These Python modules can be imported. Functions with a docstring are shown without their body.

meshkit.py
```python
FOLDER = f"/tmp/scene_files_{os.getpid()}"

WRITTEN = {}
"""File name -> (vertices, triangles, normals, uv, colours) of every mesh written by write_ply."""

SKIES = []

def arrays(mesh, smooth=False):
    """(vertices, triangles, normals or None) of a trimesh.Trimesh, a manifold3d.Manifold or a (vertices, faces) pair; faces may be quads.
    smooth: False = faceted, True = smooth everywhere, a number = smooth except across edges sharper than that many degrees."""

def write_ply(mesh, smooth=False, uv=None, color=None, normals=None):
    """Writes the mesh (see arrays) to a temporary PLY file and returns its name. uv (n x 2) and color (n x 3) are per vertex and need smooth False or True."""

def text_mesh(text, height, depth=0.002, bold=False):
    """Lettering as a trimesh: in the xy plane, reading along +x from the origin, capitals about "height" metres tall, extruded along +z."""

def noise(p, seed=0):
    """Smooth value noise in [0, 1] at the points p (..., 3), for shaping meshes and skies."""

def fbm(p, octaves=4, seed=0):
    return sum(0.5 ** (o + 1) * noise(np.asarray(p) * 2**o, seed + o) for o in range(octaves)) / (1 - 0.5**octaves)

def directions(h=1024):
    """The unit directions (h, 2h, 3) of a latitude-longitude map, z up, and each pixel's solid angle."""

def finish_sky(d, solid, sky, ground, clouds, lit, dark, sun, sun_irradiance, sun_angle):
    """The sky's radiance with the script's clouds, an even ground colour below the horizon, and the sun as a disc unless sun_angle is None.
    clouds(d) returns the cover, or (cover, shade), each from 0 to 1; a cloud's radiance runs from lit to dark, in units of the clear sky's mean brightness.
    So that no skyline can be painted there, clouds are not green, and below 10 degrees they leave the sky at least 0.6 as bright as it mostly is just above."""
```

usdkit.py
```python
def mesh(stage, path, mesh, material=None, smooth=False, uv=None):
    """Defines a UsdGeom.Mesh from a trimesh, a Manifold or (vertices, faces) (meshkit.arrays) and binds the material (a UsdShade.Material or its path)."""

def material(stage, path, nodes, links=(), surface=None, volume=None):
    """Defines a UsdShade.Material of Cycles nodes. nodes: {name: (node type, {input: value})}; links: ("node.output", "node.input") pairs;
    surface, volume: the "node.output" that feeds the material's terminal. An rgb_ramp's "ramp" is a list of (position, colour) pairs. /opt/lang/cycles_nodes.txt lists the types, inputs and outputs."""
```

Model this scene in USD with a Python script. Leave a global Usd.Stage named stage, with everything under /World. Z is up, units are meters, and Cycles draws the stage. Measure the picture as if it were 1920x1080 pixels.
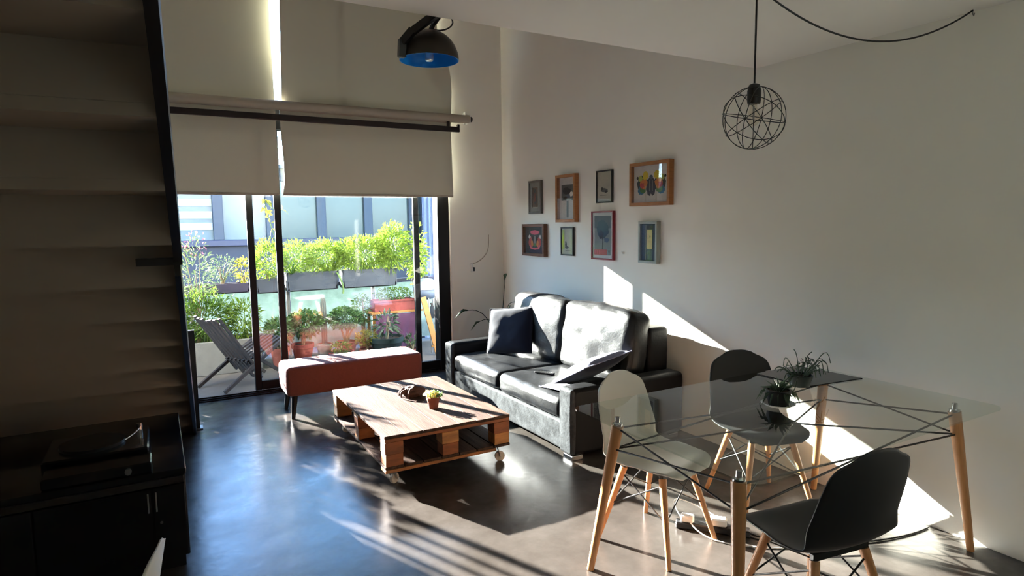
import math
import numpy as np, trimesh, usdkit, meshkit
import manifold3d as m3
from shapely.geometry import Polygon, Point, box as sbox
from pxr import Usd, UsdGeom, UsdLux, UsdShade, Gf, Sdf, Vt

stage = Usd.Stage.CreateInMemory()
UsdGeom.SetStageUpAxis(stage, 'Z')
UsdGeom.SetStageMetersPerUnit(stage, 1.0)
UsdGeom.Xform.Define(stage, '/World')
UsdGeom.Scope.Define(stage, '/World/Looks')

# ------------------------------------------------------------------ camera, sky, sun, exposure
EXPOSURE = 1.32
SUN = np.array([-0.413, 1.0, 0.376]); SUN /= np.linalg.norm(SUN)      # towards the sun
SUN_I, SKY_I = 12.0, 0.42
YAW, PITCH, ROLL, FPX = math.radians(29.547), math.radians(5.898), math.radians(0.693), 1178.06

cam = UsdGeom.Camera.Define(stage, '/World/Camera')
cam.CreateHorizontalApertureAttr(36.0); cam.CreateVerticalApertureAttr(20.25)
cam.CreateFocalLengthAttr(FPX / 1920 * 36.0)
cam.CreateClippingRangeAttr(Gf.Vec2f(0.05, 500))
cam.CreateExposureAttr(EXPOSURE)
_f = np.array([math.sin(YAW) * math.cos(PITCH), math.cos(YAW) * math.cos(PITCH), -math.sin(PITCH)])
_r = np.array([math.cos(YAW), -math.sin(YAW), 0.0]); _d = np.cross(_f, _r)
_c, _s = math.cos(ROLL), math.sin(ROLL)
_r, _d = _c * _r + _s * _d, -_s * _r + _c * _d
CAM_H = 1.65
cam.AddTransformOp().Set(Gf.Matrix4d(*_r, 0, *(-_d), 0, *(-_f), 0, 0, 0, CAM_H, 1))

sky = UsdLux.DomeLight.Define(stage, '/World/Sky')
sky.CreateIntensityAttr(1.0)
sm = usdkit.material(stage, '/World/Looks/sky', {
    'sky': ('sky_texture', {'sky_type': 'multiple_scattering', 'sun_disc': False, 'sun_elevation': math.radians(19.3), 'sun_rotation': math.atan2(SUN[0], SUN[1]), 'altitude': 100.0, 'air_density': 1.0, 'aerosol_density': 0.25, 'ozone_density': 2.0}),
    'bg': ('background_shader', {'strength': SKY_I})}, [('sky.color', 'bg.color')], surface='bg.background')
UsdShade.MaterialBindingAPI.Apply(sky.GetPrim()).Bind(sm)
sun = UsdLux.DistantLight.Define(stage, '/World/Sun')
sun.CreateNormalizeAttr(True); sun.CreateAngleAttr(0.53); sun.CreateIntensityAttr(SUN_I); sun.CreateColorAttr(Gf.Vec3f(1.0, 0.955, 0.89))
_x = np.cross([0, 0, 1], SUN); _x /= np.linalg.norm(_x); _y = np.cross(SUN, _x)
sun.AddTransformOp().Set(Gf.Matrix4d(*_x, 0, *_y, 0, *SUN, 0, 0, 0, 0, 1))

# ------------------------------------------------------------------ helpers: prims
USED, INV = set(), {}
def numbered(path):
    if path not in USED:
        USED.add(path); return path
    k = 1
    while f'{path}_{k:03d}' in USED: k += 1
    path = f'{path}_{k:03d}'; USED.add(path); return path

def tag(prim, label=None, cat=None, group=None, kind=None):
    for k, v in (('label', label), ('category', cat), ('group', group), ('kind', kind)):
        if v: prim.SetCustomDataByKey(k, v)
    return prim

def thing(name, label, cat, loc=(0, 0, 0), rz=0.0, group=None):
    path = numbered('/World/' + name)
    x = UsdGeom.Xform.Define(stage, path)
    x.AddTranslateOp().Set(Gf.Vec3d(*map(float, loc))); x.AddRotateZOp().Set(math.degrees(rz))
    M = trimesh.transformations.rotation_matrix(rz, [0, 0, 1]); M[:3, 3] = loc
    INV[path] = np.linalg.inv(M)
    tag(x.GetPrim(), label, cat, group)
    return path

def join(ms):
    if isinstance(ms, (list, tuple)):
        return trimesh.util.concatenate([m.copy() for m in ms])
    return ms

def obj(name, mesh, mat, parent=None, smooth=35, label=None, local=False, cat=None, group=None, kind=None):
    """One Mesh prim. Vertices in world coordinates unless local; a parent's inverse transform is applied."""
    mesh = join(mesh).copy()
    path = numbered((parent or '/World') + '/' + name)
    if parent and not local:
        root = '/'.join(parent.split('/')[:3])
        if root in INV: mesh.apply_transform(INV[root])
    p = usdkit.mesh(stage, path, mesh, M[mat], smooth=smooth).GetPrim()
    tag(p, label, cat, group, kind)
    return path

def struct(name, mesh, mat, smooth=False, label=None):
    return obj(name, mesh, mat, None, smooth, label=label, kind='structure')

def dup(src, loc, rz, label, group=None):
    name = src.split('/')[-1]
    path = numbered('/World/' + name)
    x = UsdGeom.Xform.Define(stage, path)
    x.GetPrim().GetReferences().AddInternalReference(src)
    x.GetPrim().SetInstanceable(True)
    x.ClearXformOpOrder()
    x.GetPrim().GetAttribute('xformOp:translate').Set(Gf.Vec3d(*map(float, loc)))
    x.GetPrim().GetAttribute('xformOp:rotateZ').Set(math.degrees(rz))
    x.SetXformOpOrder([UsdGeom.XformOp(x.GetPrim().GetAttribute('xformOp:translate')), UsdGeom.XformOp(x.GetPrim().GetAttribute('xformOp:rotateZ'))])
    tag(x.GetPrim(), label, None, group)
    return path

# ------------------------------------------------------------------ helpers: shapes
def man(m):
    a = m.to_mesh(); return trimesh.Trimesh(a.vert_properties[:, :3], a.tri_verts, process=False)
def hull(pts):
    return man(m3.Manifold.hull_points(np.asarray(pts, float)))
def box(x0, x1, y0, y1, z0, z1, c=0.0):
    x0, x1 = sorted((x0, x1)); y0, y1 = sorted((y0, y1)); z0, z1 = sorted((z0, z1))
    c = min(c, (x1 - x0) * .45, (y1 - y0) * .45, (z1 - z0) * .45)
    if c <= 0:
        m = trimesh.creation.box([x1 - x0, y1 - y0, z1 - z0]); m.apply_translation([(x0 + x1) / 2, (y0 + y1) / 2, (z0 + z1) / 2]); return m
    P = []
    for X, sx in ((x0, 1), (x1, -1)):
        for Y, sy in ((y0, 1), (y1, -1)):
            for Z, sz in ((z0, 1), (z1, -1)):
                P += [(X, Y + sy * c, Z + sz * c), (X + sx * c, Y, Z + sz * c), (X + sx * c, Y + sy * c, Z)]
    return hull(P)
def rbox(x0, x1, y0, y1, z0, z1, r=.03, n=16):
    s = m3.Manifold.sphere(r, n)
    return man(m3.Manifold.batch_hull([s.translate((X, Y, Z)) for X in (x0 + r, x1 - r) for Y in (y0 + r, y1 - r) for Z in (z0 + r, z1 - r)]))
def frame(p0, p1):
    d = np.asarray(p1, float) - p0; L = np.linalg.norm(d); d /= L
    a = np.cross(d, [0, 0, 1.0] if abs(d[2]) < .95 else [1.0, 0, 0]); a /= np.linalg.norm(a)
    return d, a, np.cross(d, a), L
def cyl(p0, p1, r0, r1=None, n=12):
    r1 = r0 if r1 is None else r1
    p0, p1 = np.asarray(p0, float), np.asarray(p1, float)
    d, a, b, L = frame(p0, p1)
    t = np.arange(n) * 2 * np.pi / n
    c = np.cos(t)[:, None] * a + np.sin(t)[:, None] * b
    v = np.vstack([p0 + r0 * c, p1 + r1 * c, p0[None], p1[None]])
    f = []
    for i in range(n):
        j = (i + 1) % n
        f += [(i, n + j, j), (i, n + i, n + j), (2 * n, i, j), (2 * n + 1, n + j, n + i)]
    m = trimesh.Trimesh(v, f, process=False); m.fix_normals(); return m
def bar(p0, p1, w, h, up=(0, 0, 1)):
    """A straight bar of section w (sideways) x h (along up)."""
    p0, p1 = np.asarray(p0, float), np.asarray(p1, float)
    d = p1 - p0; d /= np.linalg.norm(d); s = np.cross(d, up); s /= np.linalg.norm(s); u = np.cross(s, d)
    return hull([p + i * w / 2 * s + j * h / 2 * u for p in (p0, p1) for i in (-1, 1) for j in (-1, 1)])
def tube(pts, r, n=8, closed=False):
    p = np.asarray(pts, float); N = len(p)
    t = (np.roll(p, -1, 0) - np.roll(p, 1, 0)) if closed else np.gradient(p, axis=0)
    t /= np.linalg.norm(t, axis=1, keepdims=True) + 1e-12
    a = np.cross(t[0], [0, 0, 1.0] if abs(t[0][2]) < .9 else [1.0, 0, 0]); A = []
    for k in range(N):
        a = a - t[k] * (a @ t[k]); a /= np.linalg.norm(a) + 1e-12; A.append(a)
    A = np.array(A); B = np.cross(t, A); ang = np.arange(n) * 2 * np.pi / n
    R = np.broadcast_to(r, (N,))[:, None, None]
    v = (p[:, None] + R * (np.cos(ang)[None, :, None] * A[:, None] + np.sin(ang)[None, :, None] * B[:, None])).reshape(-1, 3)
    f = []
    for i in range(N if closed else N - 1):
        for j in range(n):
            q = [i * n + j, i * n + (j + 1) % n, ((i + 1) % N) * n + (j + 1) % n, ((i + 1) % N) * n + j]
            f += [(q[0], q[1], q[2]), (q[0], q[2], q[3])]
    if not closed:
        v = np.vstack([v, p[:1], p[-1:]]); k = len(v)
        for j in range(n):
            f += [(k - 2, (j + 1) % n, j), (k - 1, (N - 1) * n + j, (N - 1) * n + (j + 1) % n)]
    return trimesh.Trimesh(v, f, process=False)
def spline(pts, n=24):
    from scipy.interpolate import CubicSpline
    p = np.asarray(pts, float); s = np.r_[0, np.cumsum(np.linalg.norm(np.diff(p, axis=0), axis=1))]
    return CubicSpline(s, p)(np.linspace(0, s[-1], n))
def lathe(profile, c=(0, 0, 0), n=24):
    p = np.asarray(profile, float); t = np.arange(n) * 2 * np.pi / n
    v = np.stack([p[:, None, 0] * np.cos(t), p[:, None, 0] * np.sin(t), np.repeat(p[:, None, 1], n, 1)], -1).reshape(-1, 3)
    f = []
    for i in range(len(p) - 1):
        for j in range(n):
            a, b, cc, d = i * n + j, i * n + (j + 1) % n, (i + 1) * n + (j + 1) % n, (i + 1) * n + j
            if p[i, 0] > 1e-6: f.append((a, b, cc))
            if p[i + 1, 0] > 1e-6: f.append((a, cc, d))
    m = trimesh.Trimesh(v + np.asarray(c, float), f, process=False); return m
def thick(g, t):
    """A closed sheet from a grid of points (m, n, 3), t thick."""
    g = np.asarray(g, float); m, n = g.shape[:2]
    du, dv = np.gradient(g, axis=0), np.gradient(g, axis=1)
    nr = np.cross(du, dv); nr /= np.linalg.norm(nr, axis=2, keepdims=True) + 1e-12
    v = np.vstack([(g + nr * t / 2).reshape(-1, 3), (g - nr * t / 2).reshape(-1, 3)]); o = m * n; f = []
    I = lambda i, j: i * n + j
    for i in range(m - 1):
        for j in range(n - 1):
            a, b, c, d = I(i, j), I(i + 1, j), I(i + 1, j + 1), I(i, j + 1)
            f += [(a, b, c), (a, c, d), (o + a, o + c, o + b), (o + a, o + d, o + c)]
    ring = [I(i, 0) for i in range(m)] + [I(m - 1, j) for j in range(1, n)] + [I(i, n - 1) for i in range(m - 2, -1, -1)] + [I(0, j) for j in range(n - 2, 0, -1)]
    for a, b in zip(ring, ring[1:] + ring[:1]):
        f += [(a, o + a, o + b), (a, o + b, b)]
    r = trimesh.Trimesh(v, f, process=False)
    return r
def place(mesh, loc=(0, 0, 0), rot=(0, 0, 0)):
    Mx = trimesh.transformations.euler_matrix(*rot, 'sxyz'); Mx[:3, 3] = loc
    m = mesh.copy(); m.apply_transform(Mx); return m
def pillow(w, d, h, seed=0, n=22, pw=2.6, wr=.006, sag=.0):
    """Soft cushion in its own frame: w along x, d along y, h along z."""
    u = np.linspace(-1, 1, n); U, V = np.meshgrid(u, u, indexing='ij')
    prof = np.clip((1 - np.abs(U) ** pw) * (1 - np.abs(V) ** pw), 0, 1) ** .45
    pin = 1 - .05 * (1 - (np.abs(U) * np.abs(V)) ** .5)
    X, Y = U * w / 2 * (1 - .04 * (1 - V ** 2) * np.abs(U)), V * d / 2 * (1 - .04 * (1 - U ** 2) * np.abs(V))
    P = np.stack([X * 9, Y * 9, 0 * X], -1)
    nz = (meshkit.fbm(P * .9 + seed, 3, seed) - .5) * wr * 4
    top = np.stack([X, Y, prof * h / 2 + nz * prof], -1); bot = np.stack([X, Y, -prof * h / 2 + nz * prof * .5], -1)
    v = np.vstack([top.reshape(-1, 3), bot.reshape(-1, 3)]); f = []; o = n * n
    for i in range(n - 1):
        for j in range(n - 1):
            a, b, c, e = i * n + j, (i + 1) * n + j, (i + 1) * n + j + 1, i * n + j + 1
            f += [(a, b, c), (a, c, e), (o + a, o + c, o + b), (o + a, o + e, o + c)]
    m = trimesh.Trimesh(v, f, process=False); m.merge_vertices(digits_vertex=5); return m
def block_cushion(x0, x1, y0, y1, z0, z1, r=.05, crown=.02, seed=0, wr=.004):
    """A boxy upholstered cushion: rounded box, crowned and a little uneven."""
    m = man(m3.Manifold.batch_hull([m3.Manifold.sphere(r, 20).translate((X, Y, Z)) for X in (x0 + r, x1 - r) for Y in (y0 + r, y1 - r) for Z in (z0 + r, z1 - r)]).refine_to_length(.035))
    v = np.array(m.vertices); c = np.array([(x0 + x1) / 2, (y0 + y1) / 2, (z0 + z1) / 2]); h = np.array([x1 - x0, y1 - y0, z1 - z0]) / 2
    q = np.clip((v - c) / h, -1, 1)
    for k in range(3):
        i, j = [a for a in range(3) if a != k]
        v[:, k] += crown * q[:, k] ** 3 * (1 - q[:, i] ** 2) * (1 - q[:, j] ** 2)
    v += ((meshkit.fbm(v * 7 + seed, 3, seed) - .5) * wr * 2)[:, None] * q
    return trimesh.Trimesh(v, m.faces, process=False)
def prism(poly, t, axis='z', at=0.0):
    """Extrudes a shapely polygon (or points) by t. axis z: in xy; x: (y, z) plane at x = at; y: (x, z) plane at y = at."""
    if not hasattr(poly, 'exterior'): poly = Polygon(poly)
    m = trimesh.creation.extrude_polygon(poly, t, engine='earcut'); v = np.array(m.vertices)
    if axis == 'x': v = np.stack([v[:, 2] + at, v[:, 0], v[:, 1]], 1)
    elif axis == 'y': v = np.stack([v[:, 0], at - v[:, 2], v[:, 1]], 1)
    else: v[:, 2] += at
    m = trimesh.Trimesh(v, m.faces, process=False); m.fix_normals(); return m
def leaves(base, dirs, L, w, rng, fold=.15, curl=.25):
    """Leaf blades: a pointed four-triangle blade at every base point along every direction."""
    base, dirs = np.asarray(base, float), np.asarray(dirs, float)
    N = len(base); dirs = dirs / np.linalg.norm(dirs, axis=1, keepdims=True)
    s = np.cross(dirs, rng.normal(size=(N, 3))); s /= np.linalg.norm(s, axis=1, keepdims=True)
    up = np.cross(s, dirs); up *= np.where(up[:, 2:] < 0, -1, 1)
    L = np.broadcast_to(L, (N,))[:, None]; w = np.broadcast_to(w, (N,))[:, None]
    g = np.array([0, 0, -1.0]) * curl
    p1 = base + dirs * L * .45; p2 = base + (dirs + g) * L
    v = np.stack([base, p1 + s * w / 2 + up * w * fold, p1, p1 - s * w / 2 + up * w * fold, p2], 1).reshape(-1, 3)
    f = (np.array([(0, 1, 2), (1, 4, 2), (0, 2, 3), (2, 4, 3)])[None] + (np.arange(N) * 5)[:, None, None]).reshape(-1, 3)
    return trimesh.Trimesh(v, f, process=False)
def cloud(c, rad, n, L, w, rng, shell=.35, up=.35, curl=.25):
    """Leaves filling an ellipsoid, pointing outwards and up."""
    d = rng.normal(size=(n, 3)); d /= np.linalg.norm(d, axis=1, keepdims=True)
    r = (shell + (1 - shell) * rng.random(n)) ** .6
    base = np.asarray(c, float) + d * r[:, None] * np.asarray(rad)
    dr = d + np.array([0, 0, up]) + rng.normal(size=(n, 3)) * .5
    return leaves(base, dr, L * (.7 + .6 * rng.random(n)), w * (.8 + .4 * rng.random(n)), rng, curl=curl)
def grass(c, n, L, w, rng, spread=.8, k=6, lean=0.0):
    """Arching strap leaves from one crown, each a curved strip."""
    V, F, o = [], [], 0
    for i in range(n):
        a = rng.random() * 2 * np.pi; el = rng.uniform(.35, 1.4); l = L * rng.uniform(.6, 1.1)
        h = np.array([math.cos(a), math.sin(a), 0]); t = np.linspace(0, 1, k)
        p = np.asarray(c, float) + (h[None] * (np.cos(el) * t * spread + .25 * t ** 2)[:, None] + np.array([0, 0, 1.0])[None] * (np.sin(el) * t - .45 * t ** 2 * (1.6 - el))[:, None]) * l
        s = np.array([-h[1], h[0], 0]); ww = w * (1 - t ** 2.5)[:, None] * .5 + .0004
        V.append(np.stack([p + s * ww, p - s * ww], 1).reshape(-1, 3))
        for j in range(k - 1):
            q = o + 2 * j; F += [(q, q + 1, q + 3), (q, q + 3, q + 2)]
        o += 2 * k
    return trimesh.Trimesh(np.vstack(V), F, process=False)

# ------------------------------------------------------------------ helpers: materials
M = {}
def lin(c):
    c = np.asarray(c, float) / 255.0
    return np.where(c <= .04045, c / 12.92, ((c + .055) / 1.055) ** 2.4)
def mat(name, rgb, rough=.5, metal=0.0, var=.1, scale=6.0, stretch=(1, 1, 1), bump=0.0, bscale=60.0, spec=.5, coat=0.0, sheen=0.0, rvar=0.0, rgb2=None, detail=4.0):
    a = lin(rgb); b = lin(rgb2) if rgb2 is not None else a * (1 + var); a = a * (1 - var) if rgb2 is None else a
    nodes = {'tc': ('texture_coordinate', {}), 'mp': ('mapping', {'scale': stretch}),
             'n': ('noise_texture', {'scale': scale, 'detail': detail, 'roughness': .6}),
             'r': ('rgb_ramp', {'ramp': [(.3, tuple(a)), (.7, tuple(np.clip(b, 0, 1)))]}),
             'p': ('principled_bsdf', {'roughness': rough, 'metallic': metal, 'specular_ior_level': spec, 'coat_weight': coat, 'coat_roughness': .08, 'sheen_weight': sheen})}
    links = [('tc.object', 'mp.vector'), ('mp.vector', 'n.vector'), ('n.fac', 'r.fac'), ('r.color', 'p.base_color')]
    if rvar:
        nodes['rr'] = ('map_range', {'from_min': .3, 'from_max': .7, 'to_min': rough - rvar, 'to_max': rough + rvar, 'clamp': True})
        links += [('n.fac', 'rr.value'), ('rr.result', 'p.roughness')]
    if bump:
        nodes['n2'] = ('noise_texture', {'scale': bscale, 'detail': 3.0}); nodes['b'] = ('bump', {'strength': bump, 'distance': .01})
        links += [('mp.vector', 'n2.vector'), ('n2.fac', 'b.height'), ('b.normal', 'p.normal')]
    M[name] = usdkit.material(stage, '/World/Looks/' + name, nodes, links, surface='p.BSDF')
def leaf_mat(name, rgb, rgb2, trans=.5):
    a, b = lin(rgb), lin(rgb2)
    nodes = {'tc': ('texture_coordinate', {}), 'n': ('noise_texture', {'scale': 9.0, 'detail': 2.0}),
             'r': ('rgb_ramp', {'ramp': [(.35, tuple(a)), (.65, tuple(b))]}), 'p': ('principled_bsdf', {'roughness': .45}),
             't': ('translucent_bsdf', {}), 'm': ('mix_closure', {'fac': trans})}
    M[name] = usdkit.material(stage, '/World/Looks/' + name, nodes, [('tc.object', 'n.vector'), ('n.fac', 'r.fac'), ('r.color', 'p.base_color'), ('r.color', 't.color'), ('p.BSDF', 'm.closure1'), ('t.BSDF', 'm.closure2')], surface='m.closure')
def fabric_mat(name, rgb, trans):
    a = lin(rgb)
    nodes = {'tc': ('texture_coordinate', {}), 'n': ('noise_texture', {'scale': 400.0, 'detail': 2.0}), 'r': ('rgb_ramp', {'ramp': [(.3, tuple(a * .95)), (.7, tuple(a * 1.04))]}),
             'd': ('diffuse_bsdf', {}), 't': ('translucent_bsdf', {}), 'm': ('mix_closure', {'fac': trans})}
    M[name] = usdkit.material(stage, '/World/Looks/' + name, nodes, [('tc.object', 'n.vector'), ('n.fac', 'r.fac'), ('r.color', 'd.color'), ('r.color', 't.color'), ('d.BSDF', 'm.closure1'), ('t.BSDF', 'm.closure2')], surface='m.closure')
def pane_mat(name, tint=(1, 1, 1), ior=1.5, rough=0.0):
    nodes = {'f': ('fresnel', {'IOR': ior}), 'g': ('geometry', {}), 'i': ('math', {'math_type': 'subtract', 'value1': 1.0}), 'x': ('math', {'math_type': 'multiply'}),
             't': ('transparent_bsdf', {'color': tint}), 'gl': ('glossy_bsdf', {'color': (1, 1, 1), 'roughness': rough}), 'm': ('mix_closure', {})}
    M[name] = usdkit.material(stage, '/World/Looks/' + name, nodes, [('g.backfacing', 'i.value2'), ('f.fac', 'x.value1'), ('i.value', 'x.value2'), ('x.value', 'm.fac'), ('t.BSDF', 'm.closure1'), ('gl.BSDF', 'm.closure2')], surface='m.closure')

mat('wall_paint', (235, 230, 219), .85, var=.02, scale=1.5, bump=.06, bscale=90)
mat('ceiling_paint', (238, 232, 223), .85, var=.02, scale=1.2)
mat('floor_cement', (56, 52, 48), .27, var=.22, scale=3.2, bump=.06, bscale=22, rvar=.07, detail=9.0, spec=.52)
mat('stair_panel', (142, 128, 113), .6, var=.04)
mat('black_steel', (24, 20, 20), .4, var=.05)
mat('brown_bar', (34, 24, 24), .4, var=.05)
mat('black_frame', (9, 9, 11), .5, var=.05, spec=.25)
mat('tube_cloth', (176, 166, 150), .8, var=.03)
mat('white_plastic', (222, 220, 214), .4, var=.02)
mat('black_plastic', (14, 14, 15), .35, var=.05)
mat('dark_plastic', (28, 29, 31), .42, var=.05)
mat('shell_black', (16, 16, 17), .55, var=.04, bump=.02, bscale=300)
mat('shell_white', (230, 224, 214), .4, var=.02, bump=.02, bscale=300)
mat('beech', (196, 138, 88), .4, var=.16, scale=9, stretch=(6, 6, .5), bump=.03)
mat('wire_black', (15, 14, 14), .4)
mat('chrome', (205, 205, 205), .15, metal=1.0, var=.02)
mat('steel_grey', (150, 150, 150), .35, metal=1.0, var=.03)
mat('leather', (20, 21, 23), .38, var=.18, scale=5, bump=.12, bscale=55, spec=.4, rvar=.06)
mat('leather_arm', (21, 21, 22), .45, var=.15, scale=5, bump=.12, bscale=55, spec=.12)
mat('leather_worn_lit', (58, 60, 62), .62, var=.5, scale=16, bump=.2, bscale=70, spec=.04, detail=8.0)  # mottled wear; the paler grey paints in daylight on the sofa fronts
mat('navy_cloth', (15, 19, 34), .85, var=.12, scale=60, bump=.1, bscale=500, sheen=.12, spec=.2)
mat('lavender_cloth', (104, 104, 134), .85, var=.08, scale=60, bump=.1, bscale=500, sheen=.2)
mat('dark_cloth', (34, 33, 40), .8, var=.1, scale=60, sheen=.2)
mat('bench_cloth', (124, 67, 57), .85, var=.08, scale=70, bump=.1, bscale=420, sheen=.1, spec=.2)
for k, c in enumerate(((84, 65, 53), (74, 56, 45), (92, 71, 59), (79, 61, 51))):
    mat(f'pallet_wood_{k}', c, .75, scale=5, stretch=(7, .6, 7), rgb2=tuple(np.array(c) * (.62, .56, .50)), bump=.2, bscale=18, detail=7.0, spec=.15)
for k, c in enumerate(((172, 108, 54), (150, 84, 40), (186, 126, 66))):
    mat(f'pallet_block_{k}', c, .6, scale=6, stretch=(1, 4, 4), rgb2=tuple(np.array(c) * .7), bump=.1, bscale=25)
mat('caster_wheel', (186, 178, 168), .4, var=.1)
mat('terracotta', (132, 70, 49), .8, var=.12, scale=14)
mat('terracotta_dark', (128, 66, 50), .8, var=.14, scale=14)
mat('soil', (52, 40, 32), .95, var=.3, scale=60)
mat('driftwood', (74, 48, 36), .8, var=.35, scale=20, bump=.5, bscale=40)
mat('frame_oak', (160, 104, 56), .5, var=.16, scale=8, stretch=(2, 2, 12))
mat('frame_walnut', (104, 62, 36), .5, var=.2, scale=8, stretch=(2, 2, 12))
mat('frame_grey', (92, 86, 78), .5, var=.1)
mat('frame_black', (26, 24, 24), .4)
mat('frame_red', (128, 26, 40), .35, var=.06)
mat('frame_teal', (150, 156, 150), .4, var=.06)
for nm, c in dict(paper_white=(208, 204, 196), paper_cream=(188, 184, 164), paper_grey=(124, 128, 122), ink_black=(34, 34, 36), ink_grey=(84, 88, 86), ink_red=(178, 62, 58), ink_pink=(214, 88, 108), ink_orange=(204, 120, 52), ink_yellow=(214, 190, 36), ink_green=(70, 122, 60), ink_blue=(52, 118, 152), ink_navy=(40, 44, 66), ink_teal=(40, 62, 66), ink_brown=(96, 74, 58), ink_skin=(206, 176, 140), ink_slate=(70, 88, 106), ink_purple=(72, 44, 66), ink_lime=(170, 182, 84)).items():
    mat(nm, c, .7, var=.05, scale=30)
mat('lamp_shell', (58, 52, 46), .3, metal=.6, var=.08)
mat('lamp_blue', (0, 140, 226), .45, var=.03)
mat('console_black', (11, 12, 17), .14, var=.08, spec=.6)
mat('bulb_silver', (214, 216, 220), .18, metal=.7)
pane_mat('pane', (.97, .985, .98))
pane_mat('table_glass', (.90, .935, .915))
pane_mat('bulb_glass', (.95, .93, .88))
pane_mat('picture_glass', (.97, .97, .97))
fabric_mat('blind_cloth', (200, 197, 178), .0008)
# outdoors
mat('balcony_tile', (85, 79, 72), .7, var=.12, scale=3, bump=.1)
mat('concrete', (106, 104, 97), .8, var=.1, scale=4, bump=.2)
mat('street', (84, 84, 86), .9, var=.1)
mat('facade', (48, 47, 54), .8, var=.06, scale=1)
mat('facade_strip', (44, 44, 61), .5, var=.05)
mat('facade_frame', (42, 49, 59), .5, var=.05)
mat('facade_pane', (49, 62, 59), .15, var=.08, scale=.6, spec=.6)
mat('facade_pane_light', (85, 95, 98), .2, var=.06, scale=.6)
mat('facade_blind', (144, 147, 153), .7, var=.03)
mat('shutter_metal', (104, 107, 121), .5, var=.04)
mat('planter_grey', (52, 56, 66), .6, var=.12)
mat('rail_dark', (44, 40, 58), .5, var=.06)
mat('rail_steel', (150, 146, 140), .4, metal=.6)
mat('purple_cloth', (73, 33, 61), .85, var=.2, scale=12)
mat('brick_red', (128, 52, 44), .8, var=.1)
mat('orange_wood', (147, 98, 38), .6, var=.12, scale=6)
mat('green_pot', (30, 42, 38), .35, var=.1)
mat('grey_enamel', (104, 114, 128), .45, var=.06)
mat('slat_wood', (46, 37, 30), .75, var=.2, scale=8, stretch=(4, 4, 1))
mat('stem', (120, 104, 74), .8, var=.15)
mat('stem_green', (96, 120, 60), .7, var=.15)
leaf_mat('leaf_lime', (88, 115, 25), (120, 140, 45))
leaf_mat('leaf_green', (68, 100, 32), (106, 131, 46))
leaf_mat('leaf_jade', (52, 88, 44), (92, 122, 60), .3)
leaf_mat('leaf_grey', (63, 82, 52), (90, 108, 70), .35)
leaf_mat('leaf_yellow', (115, 118, 30), (142, 133, 50))
leaf_mat('leaf_dark', (44, 62, 44), (84, 104, 74), .2)
leaf_mat('leaf_black', (24, 30, 24), (44, 52, 40), .15)
leaf_mat('petal_pink', (196, 70, 90), (206, 104, 108))
leaf_mat('petal_yellow', (224, 206, 110), (240, 226, 160), .3)

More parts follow.
